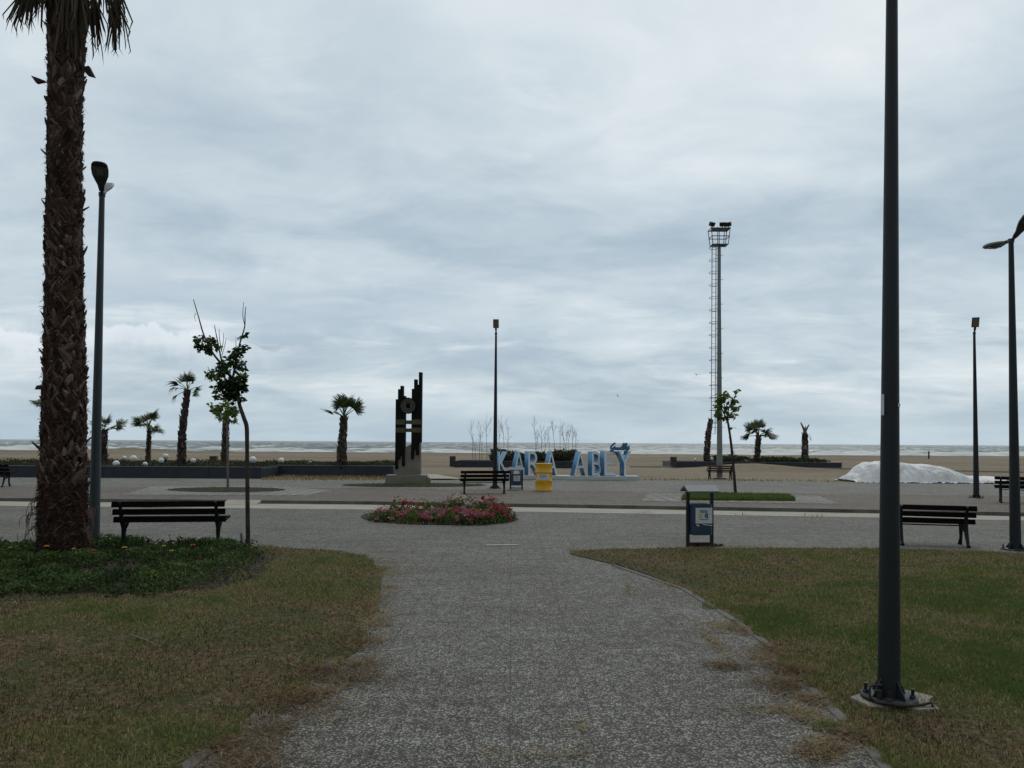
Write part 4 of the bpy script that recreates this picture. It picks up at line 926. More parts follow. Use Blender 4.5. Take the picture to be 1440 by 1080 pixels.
# ------------------------------------------------------------------ letter sign
zb_ = ZP + .003; b = on(797, 674.7, ZP); Yd = b.y + .35; s_ = Yd / FPX; base_top = at(800, 668.6, Yd).z
sg = thing('letter_sign', 'big blue and white KARA ABEY letters on a long white base', 'letter sign', (b.x, Yd, 0))
org = Vector((b.x, Yd, 0))
mb = MB(); xl, xr = at(697, 670, Yd).x - b.x, at(897, 670, Yd).x - b.x
mb.box(((xl + xr) / 2, 0, (base_top + ZP) / 2), (xr - xl, .85, base_top - ZP), bev=.01)
mb.build('sign_base', M['white_concrete'], sg)
def glyph(ch, extr, off_):
    cu = bpy.data.curves.new('glyph', 'FONT'); cu.body = ch; cu.size = 1; cu.extrude = extr; cu.offset = off_; cu.resolution_u = 3
    ob = bpy.data.objects.new('glyph', cu); COL.objects.link(ob); dg = bpy.context.evaluated_depsgraph_get(); dg.update()
    me = bpy.data.meshes.new_from_object(ob.evaluated_get(dg)); bpy.data.objects.remove(ob); bpy.data.curves.remove(cu); return me
LET = [('K', 698.5, 713), ('A', 719, 736), ('R', 740, 757.5), ('A', 764, 781.5), ('A', 803.5, 823), ('B', 829, 843), ('E', 846, 864), ('Y', 866, 885.5)]
yawL = R(27)
for ch, x0, x1 in LET:
    zt0, zt1 = base_top, at((x0 + x1) / 2, 634.6, Yd).z; wt = (x1 - x0) * s_
    full = glyph(ch, .5, .0); co = np.array([v.co[:] for v in full.vertices]); lo, hi = co.min(0), co.max(0)
    def fit(me, depth, y_front):
        c_ = np.array([v.co[:] for v in me.vertices]); zz_ = c_[:, 2].copy()
        c_[:, 0] = (c_[:, 0] - (lo[0] + hi[0]) / 2) / (hi[0] - lo[0]) * wt / math.cos(yawL); c_[:, 1] = (c_[:, 1] - lo[1]) / (hi[1] - lo[1]) * (zt1 - zt0)
        yy_ = np.where(zz_ > 0, y_front, y_front + depth)
        me.vertices.foreach_set('co', np.stack([c_[:, 0], yy_, c_[:, 1]], 1).astype(np.float32).ravel()); me.update()
    bold = glyph(ch, .5, -.002); fit(bold, .32, -.16); bold.materials.clear(); bold.materials.append(M['letter_side'])
    o = link('letter', bold, sg); o.location = ((at((x0 + x1) / 2, 650, Yd).x - b.x), 0, zt0); o.rotation_euler = (0, 0, yawL)
    face = glyph(ch, .5, -.011); fit(face, .02, -.176); face.materials.clear(); face.materials.append(M['letter_face']); link('letter_face', face, o)
# the small blue script above the last letters
mb = MB(); yS = Yd - .1
def sp(pts): return [(at(x, y, yS).x - b.x, yS - Yd, at(x, y, yS).z) for x, y in pts]
def smooth_(pts, n=6):
    P_ = [Vector(p) for p in pts]; P_ = [P_[0]] + P_ + [P_[-1]]; o_ = []
    for i_ in range(1, len(P_) - 2):
        for k in range(n):
            t_ = k / n; a, b2, c2, d2 = P_[i_ - 1:i_ + 3]
            o_.append(.5 * ((2 * b2) + (c2 - a) * t_ + (2 * a - 5 * b2 + 4 * c2 - d2) * t_ ** 2 + (3 * b2 - a - 3 * c2 + d2) * t_ ** 3))
    return o_ + [P_[-1]]
for st in ([(865.5, 623.5), (863.5, 624), (860, 627), (859, 630), (862, 630.5), (864.5, 628), (862.5, 632), (859.5, 634), (858, 632.8)], [(864.5, 629), (865.5, 632), (867, 629.5), (867.3, 632), (869.5, 629.5), (869.4, 632.2), (871.5, 629.5), (872.6, 632), (874.5, 628)],
           [(873.5, 632), (876.5, 625), (877.5, 624), (876, 629), (875.6, 632), (878, 630)], [(877.5, 632), (880, 624.5), (881.3, 624.5), (879.6, 629.5), (879.6, 632)], [(880.5, 628), (881.5, 631), (884.5, 627.5), (882.5, 632), (880, 637.5), (878.2, 638), (878.6, 635.5), (882.5, 632.5), (885.3, 630)]):
    mb.tube(smooth_(sp(st)), .046, 8)
mb.tube(sp([(867, 632), (873, 632.4), (880, 632)]), .02, 6); mb.tube(sp([(860, 633), (866.5, 637)]), .02, 6)
mb.build('script_word', M['script_blue'], sg)

# ------------------------------------------------------------------ monument
b = on(574, 681, ZP); Yd = b.y + .3; s_ = Yd / FPX
mo = thing('monument', 'dark stepped steel monument with a bronze disc on concrete', 'monument', (b.x, Yd, ZP))
def mx_(x, y): p = at(530 + x / 6, 510 + y / 6, Yd); return p.x - b.x, p.z - ZP
def mbox(mb, x0, x1, yt, yb_, y0, y1): a = mx_(x0, yt); c_ = mx_(x1, yb_); mb.box(((a[0] + c_[0]) / 2, (y0 + y1) / 2, (a[1] + c_[1]) / 2), (c_[0] - a[0], y1 - y0, a[1] - c_[1]))
for bars in ([(163, 182.6, 310, 897), (182.7, 202.6, 225, 815), (202.7, 221, 197, 787), (221.1, 240, 282, 870)], [(298, 317.6, 222, 812), (317.7, 337.6, 143, 735), (337.7, 357.6, 187, 778), (357.7, 378, 83, 672)]):
    mb = MB()
    for k, (x0, x1, yt, yb_) in enumerate(bars): mbox(mb, x0, x1, yt, yb_, -.14 - .006 * (k % 2), .14 + .006 * (k % 2))
    mb.build('steel_column', M['corten'], mo)
mb = MB(); mb.prism([mx_(*p) for p in [(165, 943), (165, 830), (242, 715), (300, 683), (300, 640), (371, 640), (371, 943)]], -.10, .20); mb.build('concrete_body', M['concrete'], mo)
for y0, y1 in ((481, 523), (549, 590)):
    mb = MB(); mbox(mb, 166, 241, y0, y1, -.17, -.02); mbox(mb, 297, 376, y0, y1, -.17, -.02); mbox(mb, 239, 299, y0 + 6, y1 - 4, -.12, -.02); mb.build('band', M['brass'], mo)
cx, cz = mx_(268, 365); rr = 11.2 * s_
def ydisc(mb, r_in, r_out, y0, y1, n=40):
    vs_ = []; fs = []
    for k in range(n):
        a = 2 * math.pi * k / n
        for r_, y in ((r_in, y1), (r_in, y0), (r_out, y0), (r_out, y1)): vs_.append((cx + r_ * math.cos(a), y, cz + r_ * math.sin(a)))
    for k in range(n):
        k2 = (k + 1) % n
        for j in range(4): fs.append((k * 4 + j, k * 4 + (j + 1) % 4, k2 * 4 + (j + 1) % 4, k2 * 4 + j))
    mb.add(vs_, fs)
mb = MB(); ydisc(mb, .001, rr * .96, -.20, -.16); dsc = mb.build('disc', M['disc'], mo)
mb = MB(); ydisc(mb, rr * .93, rr * 1.02, -.23, -.15); ydisc(mb, rr * .62, rr * .66, -.212, -.195); mb.build('disc_rim', M['corten'], dsc)
mb = MB()
for dx_, dz_, w_, h_ in ((0, .02, .10, .16), (.03, -.05, .12, .08), (-.05, -.02, .05, .12), (.0, .09, .06, .05), (.06, .03, .03, .10)): mb.box((cx + dx_, -.207, cz + dz_), (w_, .02, h_), Euler((0, dx_ * 5, 0)))
mb.build('emblem', M['corten'], dsc)
mb = MB(); a = mx_(85, 945); c_ = mx_(421, 1018); mb.box(((a[0] + c_[0]) / 2, .0, (a[1] + 0) / 2), (c_[0] - a[0], .75, a[1]), bev=.01); mb.build('plinth', M['concrete'], mo)
mb = MB()
for dx_, dy_, h_ in ((1.02, -.1, .27), (1.12, .1, .2), (1.06, .2, .24)): mb.box((dx_ * (c_[0]) + .02, dy_, h_ / 2), (.06, .2, h_), Euler((0, .1, .2)))
mb.build('leaning_slab', M['concrete_strip'], mo)

# ------------------------------------------------------------------ planters, blocks, globes
def planter(label, pts, Yfront, ztop, depth, zbase=ZP):
    A = at(pts[0], 660, Yfront); B = at(pts[1], 660, Yfront); L = B.x - A.x
    t = thing('planter', label, 'planter', ((A.x + B.x) / 2, Yfront, zbase), 0, 'long dark planters'); h = ztop - zbase
    n = max(2, round(L / 2.2)); mb = MB()
    for i_ in range(n): mb.box((-L / 2 + L * (i_ + .5) / n, .06, h / 2 - .02), (L / n - .012, .12, h - .0), bev=.008)
    for sx in (-1, 1): mb.box((sx * (L / 2 - .06), depth / 2 + .06, h / 2 - .02), (.12, depth - .12, h - .004))
    mb.box((0, depth, h / 2 - .02), (L, .12, h))
    mb.build('planter_wall', M['planter'], t)
    mb = MB(); mb.box((0, .06, h - .005), (L + .04, .16, .045), bev=.008); mb.build('coping', M['planter_light'], t)
    mb = MB(); mb.box((0, depth / 2, h / 2 - .06), (L - .26, depth - .26, h)); mb.build('planter_soil', M['soil'], t)
    return t
YA = on(180, 671.6, ZP).y
planter('long dark planter at the left holding white globes', (-150, 367), YA, at(200, 656.3, YA).z, 9.5)
YB = YA + 2.6
planter('dark planter between the first planter and the monument', (352, 553), YB, at(450, 655, YB).z, 6)
YC = 48.5
planter('low dark planter with bare saplings behind the letters', (638, 812), YC, at(720, 648.6, YC).z, 3.5, .06)
YD = 50
planter('low dark planter half buried in heaped sand at the right', (951, 1184), YD, at(1070, 650.2, YD).z, 4.5, .06)
def hedge(name, x0, x1, Y0, Y1, z0, h, n, size, seed, label, mat=None, lumps=.5):
    g = np.random.default_rng(seed); a = at(x0, 655, Y0).x; b2 = at(x1, 655, Y0).x
    xy = np.column_stack([g.uniform(a, b2, n), g.uniform(Y0, Y1, n)]); c_ = fbm(xy[:, 0], xy[:, 1], 1.0, seed, 3)
    top_ = h * np.clip((c_ - .5 + lumps) / (2 * lumps) + .1, .03, 1); z = z0 + top_ * g.random(n) ** .5
    co, f, tn = leaf_cloud(np.column_stack([xy, z]), size, np.clip(.45 + (c_ - .5) + g.normal(0, .2, n), 0, 1), seed, .5)
    return tag(np_mesh(name, co, f, mat or M['hedge'], {'tint': tn}), label, 'planting', kind='stuff')
zA = at(200, 656.3, YA).z; zB = at(450, 655, YB).z; zC = at(720, 648.6, YC).z; zD = at(1070, 650.2, YD).z
hedge('planter_plants', -150, 366, YA + .2, YA + 9, zA - .1, .24, 16000, .10, 61, 'low green and brown plants in the long left planter', lumps=.3)
hedge('planter_plants', 354, 545, YB + .3, YB + 5.5, zB - .06, .20, 6000, .10, 62, 'thin green plants in the second planter', lumps=.3)
hedge('planter_plants', 690, 812, YC + .3, YC + 3, zC - .05, .75, 5000, .20, 63, 'dark olive bushes in the planter behind the letters', lumps=.26)
hedge('planter_plants', 1015, 1055, YD + .3, YD + 4, zD - .05, .46, 2200, .16, 64, 'dark green clump left of the round headed palm', lumps=.4)
hedge('planter_plants', 1075, 1126, YD + .3, YD + 4, zD - .05, .38, 2500, .16, 65, 'dark green clump between the two right palms', lumps=.4)
hedge('planter_plants', 1138, 1168, YD + .3, YD + 4, zD - .05, .28, 1300, .16, 66, 'small green clump right of the dying palm', lumps=.4)
def block(label, px, py, Yd, wpx, hpx, slots=True):
    b_ = at(px, py, Yd); s2 = Yd / FPX; w_, h_ = wpx * s2, hpx * s2
    t = thing('waste_box', label, 'waste box', b_, rnd.uniform(-.1, .1), 'brown boxes on the beach')
    mb = MB(); mb.box((0, 0, h_ / 2), (w_, w_, h_), bev=.02); mb.build('box_body', M['box_brown'], t)
    mb = MB(); mb.box((0, 0, h_ + .015), (w_ * 1.08, w_ * 1.08, .05), bev=.012); mb.build('lid', M['concrete'], t)
block('brown waste box left of the sapling planter', 636.5, 656, 50, 8, 14)
block('brown waste box left of the floodlight mast', 947, 656, 50, 8, 13)
block('low brown box behind the left planter near the palms', 300.5, 652, 44, 9, 10)
GL = [(163.3, 652.2, 4.7, YA + 1.2, 'white globe lamp nearest the dark lamp post'), (187.5, 645, 4.8, YA + 3.5, 'large white globe lamp left of the small upright palm'), (174.7, 644.0, 2.9, YA + 7, 'half hidden white globe beside the large one'), (204, 653.2, 3.7, YA + 1.0, 'white globe lamp right under the small upright palm'),
      (226.7, 647.7, 4.0, YA + 2.8, 'lower white globe of the touching pair'), (232.8, 642.2, 4.2, YA + 4.5, 'upper white globe of the touching pair'), (271.9, 647.8, 3.5, YA + 3, 'white globe lamp right of the tallest beach palm'), (355.4, 646.8, 5.0, YA + 3, 'white globe lamp just right of the near young tree trunk'),
      (395.4, 648.0, 4.4, YB + 2, 'white globe lamp at the left of the second planter'), (435.7, 651.6, 3.2, YB + 2.5, 'half sunk white globe left of the stout palm'),
      (977.8, 646.6, 2.2, YD + 2, 'tiny white globe left of the dead palm trunk'), (1000.7, 645.6, 2.8, YD + 2, 'white globe between the dead trunk and the mast'), (1074.6, 646, 2.0, YD + 2, 'tiny white globe right of the round headed palm'), (1105.9, 646, 2.0, YD + 2.5, 'tiny white globe midway between the right palms'), (1154.8, 647, 2.0, YD + 2, 'tiny white globe at the right end of the buried planter')]
for px, py, r_, Yd, lb in GL:
    c = at(px, py, Yd); rr = r_ * Yd / FPX; t = thing('globe_lamp', lb, 'globe lamp', (c.x, c.y, c.z - rr), 0, 'white globe lamps in the planters')
    mb = MB(); mb.lathe([(max(.001, rr * math.sin(u * math.pi / 12)), rr - rr * math.cos(u * math.pi / 12)) for u in range(13)], 20); mb.build('globe', M['globe'], t)
    mb = MB(); mb.lathe([(rr * .35, -.45), (rr * .35, .01), (rr * .45, .03)], 12); mb.build('globe_base', M['head_paint'], t)
# thin dead saplings behind the letters
SAP = [(665, 590), (668.5, 615), (674, 596), (677, 610), (685, 580), (701, 584), (709, 592), (713.5, 597), (752.5, 586), (756, 604), (761, 597), (766, 606), (771, 600), (780, 592), (788, 598), (792, 590), (795, 604), (799.5, 600), (806, 598), (810, 603)]
for k, (px, py) in enumerate(SAP):
    Yd = YC + rnd.uniform(.8, 2.6); b_ = at(px, 652, Yd); b_.z = zC - .06; h_ = at(px, py, Yd).z - b_.z; g_ = random.Random(200 + k)
    t = thing('bare_sapling', 'thin leafless sapling in the left cluster behind the letter K' if px < 730 else 'thin leafless sapling in the right cluster behind the second A', 'sapling', b_, 0, 'bare saplings left cluster' if px < 730 else 'bare saplings right cluster')
    mb = MB(); tp = Vector((g_.uniform(-.2, .2), 0, h_)); kx = Vector((g_.uniform(-.07, .07), 0, h_ * .5)); mb.tube([(0, 0, -.05), kx, kx.lerp(tp, .5) + Vector((g_.uniform(-.05, .05), 0, 0)), tp], [.016, .012, .008, .004], 5); mb.build('stem', M['twig'], t)
    mb = MB()
    for j in range(7):
        u = g_.uniform(.45, .9); p = kx.lerp(tp, (u - .5) * 2) if u > .5 else kx * u * 2; L = h_ * g_.uniform(.10, .24); d = Vector((g_.uniform(-.6, .6), g_.uniform(-.4, .4), 1)).normalized()
        q_ = p + d * L; mb.tube([p, (p + q_) / 2 + Vector((g_.uniform(-.03, .03), 0, 0)), q_], [.008, .006, .003], 4)
        for i_ in range(3): e = q_ + Vector((g_.uniform(-.2, .2), g_.uniform(-.1, .1), g_.uniform(.02, .22))) * .8; mb.tube([p.lerp(q_, .7), e], [.004, .002], 4)
    mb.build('twigs', M['twig'], t)

# ------------------------------------------------------------------ young trees
def young_tree(label, base, Yd, trunk_px, limbs, clumps, mat, leaf, bark, twigs=(), seed=0, dens=1.0):
    t = thing('young_tree', label, 'tree', base); g_ = random.Random(seed); s2 = Yd / FPX
    def W(x, y, dy=0): return at(x, y, Yd + dy) - base
    mb = MB(); tp_ = [W(x, y) for x, y, _ in trunk_px]; tp_[0].z = -.03; mb.tube(smooth_(tp_, 5), [r for i_ in range(len(trunk_px) - 1) for r in [(trunk_px[i_][2] * (1 - k / 5) + trunk_px[i_ + 1][2] * k / 5) * s2 for k in range(5)]] + [trunk_px[-1][2] * s2], 10, jit=.05); mb.build('trunk', bark, t)
    for lm in limbs:
        dy = g_.uniform(-.12, .12); mb = MB(); pts = [W(x, y, dy * i_ / len(lm)) for i_, (x, y, _) in enumerate(lm)]
        mb.tube(smooth_(pts, 4), [r for i_ in range(len(lm) - 1) for r in [(lm[i_][2] * (1 - k / 4) + lm[i_ + 1][2] * k / 4) * s2 for k in range(4)]] + [lm[-1][2] * s2], 6); mb.build('limb', bark, t)
    pos = []; tn = []
    g2 = np.random.default_rng(seed)
    for (x, y, rx, ry, n, tb) in clumps:
        n = int(n * dens); q = g2.normal(size=(n, 3)); q /= np.linalg.norm(q, axis=1)[:, None]; q *= g2.random(n)[:, None] ** .4
        for k in range(n):
            p = W(x + q[k, 0] * rx, y + q[k, 1] * ry, q[k, 2] * rx * s2); pos.append(p[:]); tn.append(np.clip(tb + g2.normal(0, .2), 0, 1))
    co, f, ta = leaf_cloud(np.array(pos), leaf, np.array(tn), seed, -.15, .25, .62)
    np_mesh('crown', co, f, mat, {'tint': ta}, parent=t)
    return t
b = on(349, 773)
young_tree('near young tree with a kinked trunk beside the left bench', b, b.y, [(349, 773, 3.2), (348, 700, 2.9), (347.5, 640, 2.7), (347, 602, 3.0), (343, 588, 2.9), (337, 570, 2.5), (334, 555, 2.4), (327, 532, 2.0)],
    [[(327, 534, 2.2), (313, 514, 1.8), (299, 496, 1.5), (287, 472, 1.1), (279, 445, .8), (272, 421, .5)], [(313, 514, 1.5), (309, 495, 1.1), (305, 475, .8), (301.5, 457, .4)], [(327, 534, 2.0), (332, 508, 1.6), (337, 484, 1.2), (344, 460, .9), (344.5, 444, .7), (345.8, 431, .4)], [(344, 456, .7), (341.5, 444, .5), (342.5, 425, .35)], [(311, 492, .6), (308.5, 474, .5), (308, 462, .3)], [(311, 495, .6), (314, 480, .4), (314.5, 468, .25)], [(312, 500, .5), (316, 486, .4), (318, 475, .25)], [(333, 510, .6), (331.8, 490, .5), (332, 473, .25)], [(327, 534, 1.4), (312, 540, 1.0), (300, 532, .6), (292, 515, .3)], [(338, 540, 1.4), (344, 530, .8), (345, 517, .3)], [(334, 556, 1.2), (322, 560, .8), (310, 562, .4)], [(275, 440, .4), (273.5, 447, .3), (276, 452, .2)]],
    [(287, 480, 13, 10, 70, .35), (281, 489, 6, 8, 22, .3), (294, 492, 7, 6, 25, .35), (303, 487, 4, 5, 14, .5), (300, 527, 12, 8, 60, .62), (313, 518, 10, 9, 60, .35), (322, 508, 8, 8, 40, .3), (333, 497, 9, 9, 50, .3), (342, 489, 8, 5, 26, .35), (341, 473, 4, 3, 12, .3), (338, 514, 8, 8, 40, .35), (320, 540, 15, 10, 110, .25), (333, 540, 13, 14, 150, .15), (340, 530, 8, 8, 40, .45), (308, 545, 8, 7, 36, .45), (326, 556, 12, 9, 80, .15), (344, 545, 4, 6, 16, .2), (306, 558, 5, 3, 12, .4), (337, 562, 5, 5, 20, .2)],
    M['leaf_tree'], .085, M['bark_young'], seed=3, dens=1.5)
b = on(320, 691, ZP)
young_tree('slim staked tree with bright leaves in the soil patch', b, b.y, [(320.5, 691, 1.8), (320, 640, 1.6), (319.5, 605, 1.4), (318, 585, 1.2)], [[(318, 587, 1), (308, 578, .7), (300, 570, .4)], [(318, 585, 1), (320, 572, .7), (321, 560, .3)], [(318, 588, .9), (328, 580, .6), (334, 574, .3)]],
    [(316, 577, 14, 8, 70, .6), (303, 574, 7, 5, 22, .6), (297, 569, 5, 3, 8, .6), (328, 578, 7, 7, 36, .5), (318, 567, 9, 5, 30, .55), (314, 588, 8, 4, 18, .45), (331, 587, 4, 4, 10, .5)], M['leaf_bright'], .19, M['bark_grey'], seed=5)
b = on(1034.5, 694, ZP)
young_tree('leaning young tree with bright leaves in the green strip', b, b.y, [(1034.5, 694, 2.2), (1031.5, 660, 2.0), (1029, 632, 1.8), (1026, 608, 1.6), (1022.5, 588, 1.4)], [[(1022.5, 590, 1.2), (1016, 577, .8), (1013, 565, .5), (1014, 556, .3)], [(1022.5, 590, 1.2), (1025, 573, .8), (1033, 560, .6), (1036.5, 547, .3)], [(1022.5, 590, 1.0), (1030, 580, .6), (1037, 572, .3)], [(1029, 632, .5), (1034, 640, .3)], [(1027, 612, .4), (1024.5, 615.5, .2)]],
    [(1018, 583, 9, 5, 34, .3), (1014, 568, 6, 8, 34, .4), (1016, 557, 5, 5, 22, .65), (1024, 573, 5, 6, 18, .4), (1032, 562, 5, 5, 18, .45), (1036, 574, 4, 4, 16, .7), (1033, 583, 4, 4, 12, .4), (1023, 552, 3, 3, 8, .5), (1037, 550, 1.5, 4, 5, .4), (1010, 574, 4, 4, 10, .5), (1023, 588, 5, 3, 12, .3), (1031, 602, 1, 1, 2, .2)], M['leaf_bright'], .19, M['bark_young'], seed=7)
# short stake near the near tree
b = on(340, 771); mb = MB(); mb.tube([(0, 0, -.02), (.0, 0, .1), (-.015, 0, 21 * b.y / FPX)], [.024, .022, .018], 8, smooth=False, jit=.1)
o = mb.build('wooden_stake', M['bark_grey']); o.location = b; tag(o, 'short grey stake in the ground beside the near young tree', 'stake')

# ------------------------------------------------------------------ rose bushes
ROSES = [(541, 727, .34, .27, .55, 'left most rose bush with dusty pink blossoms', .62, 11), (563, 721, .36, .40, .10, 'tall rose bush with crimson heads at the back left', .06, 10), (585, 729, .40, .26, .5, 'low rose bush with pale pink blossoms at the front left', .55, 13), (600, 718, .40, .36, .15, 'leafy rose bush with a few red heads behind the pink ones', .10, 5),
         (612, 729, .42, .28, .5, 'front rose bush with mauve pink clusters left of centre',   .58, 12), (634, 717, .38, .38, .3, 'mostly green rose bush in the back centre', .62, 4), (650, 716, .42, .50, .95, 'rose bush with creamy white blossoms at the back', .98, 17), (642, 731, .44, .32, .4, 'front centre rose bush thick with magenta pink blossoms', .45, 17), (668, 731, .42, .30, .4, 'front rose bush with pink blossoms right of centre', .58, 15), (672, 719, .40, .34, .3, 'green rose bush with sparse pink buds on the right back', .5, 6),
         (690, 729, .40, .32, .2, 'rose bush with pink and red blossoms near the right end', .30, 14), (692, 718, .40, .40, .05, 'tall rose bush with bright red blossoms at the right back', .08, 13), (704, 727, .36, .34, .05, 'right most rose bush with bright red blossoms', .08, 17)]
for k, (px, py, rw, rh, _, lb, pt_, nb_) in enumerate(ROSES):
    rh *= .88; b = on(px, py + 5.5); g2 = np.random.default_rng(300 + k); t = thing('rose_bush', lb, 'rose bush', b, 0, 'rose bushes in the round bed')
    mb = MB()
    for j in range(7): a = rnd.uniform(0, 6.28); mb.tube([(0, 0, 0), (.4 * rw * math.cos(a), .4 * rw * math.sin(a), rh * .5), (.75 * rw * math.cos(a), .75 * rw * math.sin(a), rh * rnd.uniform(.7, .95))], [.008, .006, .003], 5)
    mb.build('stems', M['bark_young'], t)
    n = 620; q = g2.normal(size=(n, 3)); q /= np.linalg.norm(q, axis=1)[:, None]; q *= g2.random(n)[:, None] ** .33; q[:, 2] = np.abs(q[:, 2]) * (1 + .25 * g2.normal(size=n)); q = q * (rw * 1.05, rw * .9, rh * .92); q[:, 2] = np.maximum(q[:, 2], .01)
    co, f, tn = leaf_cloud(q, .062, np.clip(.62 + (q[:, 2] / rh - .5) * .5 + g2.normal(0, .22, n), 0, 1), 400 + k, .4, 0, .6); np_mesh('foliage', co, f, M['leaf_dark'], {'tint': tn}, parent=t)
    pos = []; tn = []
    for j in range(int(nb_ * 1.15)):
        a = g2.uniform(0, 6.28); e = g2.uniform(.15, 1.35); c = Vector((rw * math.cos(a) * math.cos(e) * 1.05, rw * math.sin(a) * math.cos(e) * .95 - .04, rh * math.sin(e) * g2.uniform(.85, 1.12) + .02))
        base_t = np.clip(pt_ + g2.normal(0, .10), 0, 1)
        for i_ in range(20): pos.append((c + Vector(g2.normal(0, .024, 3)))[:]); tn.append(np.clip(base_t + g2.normal(0, .05), 0, 1))
    co, f, ta = leaf_cloud(np.array(pos), .042, np.array(tn), 500 + k, .5, 0, .95); np_mesh('blossoms', co, f, M['petal'], {'tint': ta}, parent=t)
b = on(679, 722); t = thing('tall_rose', 'single tall rose stem with one dark red bloom above the bed', 'rose', b, 0)
mb = MB(); mb.tube([(0, 0, 0), (.02, 0, .2), (0, 0, 21 * b.y / FPX)], [.008, .007, .005], 6); mb.build('stem', M['bark_young'], t)
g2 = np.random.default_rng(9); co, f, ta = leaf_cloud(g2.normal(0, .022, (26, 3)) + (0, 0, 21.5 * b.y / FPX), .05, np.full(26, .03), 12, .5, 0, .95); np_mesh('bloom', co, f, M['petal'], {'tint': ta}, parent=t)
# trampled straw at the bed rim
grass_patch('bed_rim_weeds', elr, 1500, .10, .012, .45, 15, 'short weeds at the rim of the rose bed', 0)
# marigolds
MG = [(14, 785, 'y', 'yellow marigold at the far left of the bed'), (65, 783, 'y', 'large yellow marigold in front of the palm foot'), (103, 787, 'y', 'yellow marigold right of the palm foot'), (131, 789, 'o', 'pale orange marigold below the lamp post'), (175, 785, 'y', 'bright yellow marigold under the left bench leg'), (230, 782, 'y', 'small yellow marigold below the bench middle'), (241, 790, 'y', 'pale yellow marigold beside the small yellow one'), (271, 781, 'o', 'big orange marigold right of the bench middle'), (238, 765, 'o', 'dark orange marigold against the paving under the bench'), (266, 771, 'o', 'reddish marigold near the right bench leg'), (24, 763, 'y', 'yellow marigold at the back left of the bed')]
for px, py, kd, lb in MG:
    b = on(px, py + 6); t = thing('marigold', lb, 'flower', b, 0, 'marigolds in the palm bed'); hf = .20; big_ = 1.35 if 'big' in lb or 'large' in lb or 'bright' in lb else 1.0
    mb = MB(); mb.tube([(0, 0, 0), (.01, 0, .1), (0, 0, hf)], [.004, .004, .003], 5); mb.build('stem', M['frond'], t)
    mb = MB()
    for lay, (n_, rr_, el_) in enumerate(((11, .030, .25), (9, .024, .7), (6, .015, 1.15))):
        for j in range(n_):
            a = 6.283 * j / n_ + lay * .3; d = Vector((math.cos(a) * math.cos(el_), math.sin(a) * math.cos(el_), math.sin(el_))); sd_ = Vector((-math.sin(a), math.cos(a), 0)); p = Vector((0, 0, hf)); L = rr_ * big_; mb.add([p, p + d * L * .8 - sd_ * L * .38, p + d * L, p + d * L * .8 + sd_ * L * .38], [(0, 1, 2, 3)])
    mb.build('bloom', M['marigold_y'] if kd == 'y' else M['marigold_o'], t)

# ------------------------------------------------------------------ white covered heap, green sheet, small things
b = on(1290, 679, ZP); Yd = b.y + 1.0; s_ = Yd / FPX
prof = [(1190, 674), (1193, 669), (1199, 665), (1206, 655), (1216, 650.5), (1232, 648.5), (1262, 650), (1280, 652), (1300, 653), (1322, 656), (1342, 663), (1353, 668.5), (1368, 669.5), (1390, 670), (1412, 671.5), (1424, 676)]
hx = np.array([at(x, y, Yd).x for x, y in prof]); hz_ = np.array([max(.02, at(x, y, Yd).z - ZP) for x, y in prof])
nu, nv = 190, 70; xs = np.linspace(hx[0], hx[-1], nu); vv = np.linspace(-1, 1, nv); XX, VV = np.meshgrid(xs, vv)
Hh = np.interp(XX, hx, hz_); dep = 1.3 + .25 * np.interp(XX, hx, np.linspace(0, 1, len(hx)))
wob = fbm(XX, VV * 1.4, 1.2, 90, 3) - .5
ap = np.clip(np.abs(VV) / (.74 + .25 * wob), 0, 1); prf = np.clip(1 - ap ** 2.1, 0, 1) ** .62
YY = Yd + VV * (dep + wob * .35)
fold = fbm(XX + VV * .6, VV * .35, 3.2, 91, 4) - .5; cre = np.abs(fbm(XX * 1.0 + VV * 1.4, VV * .8, 2.4, 95, 3) - .5)
ZZ = ZP + .008 + Hh * prf * (1 + .09 * fold) - np.clip(.09 - cre, 0, .09) * .55 * np.clip(Hh * 2, .1, 1) * prf
flap = np.clip((np.abs(VV) - .8) / .2, 0, 1); ZZ += flap * np.abs(fbm(XX, VV, 4.5, 93, 3) - .5) * .18
ZZ += .020 * np.sin((XX * 5.0 + VV * 1.2 + 5 * fbm(XX, VV, .9, 97, 3)) * 2.2) * prf * np.clip(fbm(XX, VV, .8, 98, 2) * 2 - .6, 0, 1) + .03 * np.abs(fbm(XX, VV * 2, 3.0, 99, 3) - .5) * (1 - prf)
ZZ = np.maximum(ZZ, ZP + .006)
i = np.arange(nv - 1)[:, None] * nu + np.arange(nu - 1)[None]; F = np.stack([i, i + 1, i + 1 + nu, i + nu], -1).reshape(-1, 4)
o = np_mesh('tarpaulin', np.stack([XX, YY, ZZ], -1).reshape(-1, 3), F, M['tarp'], smooth=True); tag(o, 'crumpled white sheet draped over a heap at the pavement edge', 'tarpaulin')
b = at(1440, 676, 30.2); mb = MB(); nu = 30; nv = 14
vs_ = [(-.9 + 1.8 * i_ / (nu - 1), -.5 + 1.0 * j / (nv - 1), max(0, .34 * (1 - abs(2 * i_ / (nu - 1) - 1) ** 3) * (1 - abs(2 * j / (nv - 1) - 1) ** 2.5) * (.85 + .3 * rnd.random()))) for j in range(nv) for i_ in range(nu)]
mb.add(vs_, [(j * nu + i_, j * nu + i_ + 1, (j + 1) * nu + i_ + 1, (j + 1) * nu + i_) for j in range(nv - 1) for i_ in range(nu - 1)], 0, True)
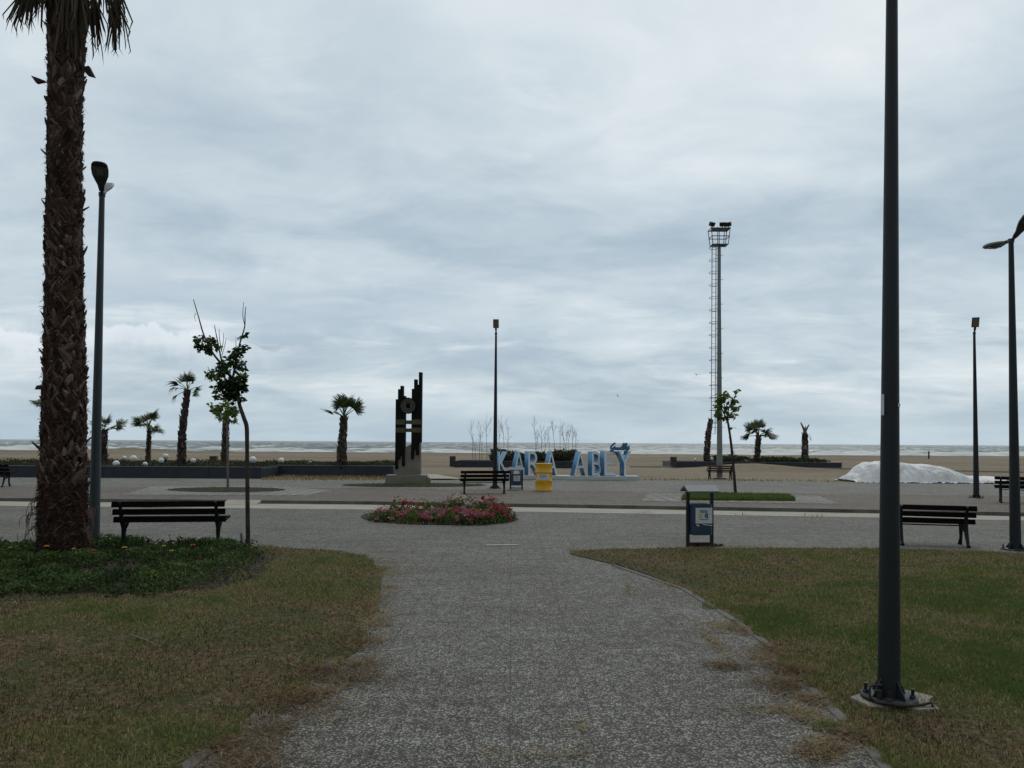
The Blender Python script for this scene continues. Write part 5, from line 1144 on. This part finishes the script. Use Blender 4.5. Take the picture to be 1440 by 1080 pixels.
o = mb.build('green_sheet', M['green_sheet']); o.location = (b.x, b.y, ZP + .004); tag(o, 'folded green sheet behind the bench at the right edge', 'sheet')
b = at(1306, 652, 82); mb = MB(); mb.tube([(0, 0, -.1), (.02, 0, .5), (.03, 0, 12.5 * 82 / FPX)], [.09, .08, .07], 8, smooth=False); o = mb.build('wooden_post', M['box_brown']); o.location = (b.x, b.y, .1); tag(o, 'short dark post standing alone on the sand near the water', 'post')
b = on(548.5, 668.5, ZP); mb = MB(); mb.add([(-.06, 0, 0), (.07, 0, 0), (.0, 0, .36), (-.06, .05, 0), (.07, .05, 0), (.0, .03, .36)], [(0, 1, 2), (5, 4, 3), (0, 3, 4, 1), (1, 4, 5, 2), (2, 5, 3, 0)]); o = mb.build('marker_board', M['poster_teal']); o.location = b; tag(o, 'small pale pointed board leaning at the second planter end', 'board')
a, b2 = on(684, 767.5), on(729, 767); mb = MB(); c = (a + b2) / 2; mb.box((0, 0, .006), ((b2 - a).length, .10, .02), bev=.004); o = mb.build('drain_cover', M['drain']); o.location = c; o.rotation_euler = (0, 0, math.atan2((b2 - a).y, (b2 - a).x)); tag(o, 'narrow pale drain cover flush with the promenade paving', 'drain cover')
# gulls
def gull(label, px, py, Yd, span, bank):
    mb = MB(); mb.tube([(0, -.22, 0), (0, -.12, .01), (0, .05, 0), (0, .2, -.01), (0, .3, -.01)], [.02, .055, .065, .03, .012], 8)
    for sx in (-1, 1): mb.add([(sx * .03, .10, .02), (sx * .03, -.06, .02), (sx * .45 * span, -.03, .16), (sx * .45 * span, .10, .17), (sx * span, .10, .06), (sx * .45 * span, .035, .19)], [(0, 1, 2, 5), (0, 5, 3), (5, 2, 4), (3, 5, 4)])
    o_ = mb.build('gull', M['gull']); o_.location = at(px, py, Yd); o_.rotation_euler = bank; tag(o_, label, 'bird', 'gulls over the beach'); return o_
gull('small gull flying low to the left above the letters', 868.7, 557, 120, .5, (0, R(38), R(20)))
gull('gull gliding level just left of the floodlight mast', 979.5, 527, 110, .55, (R(-4), R(4), R(10)))
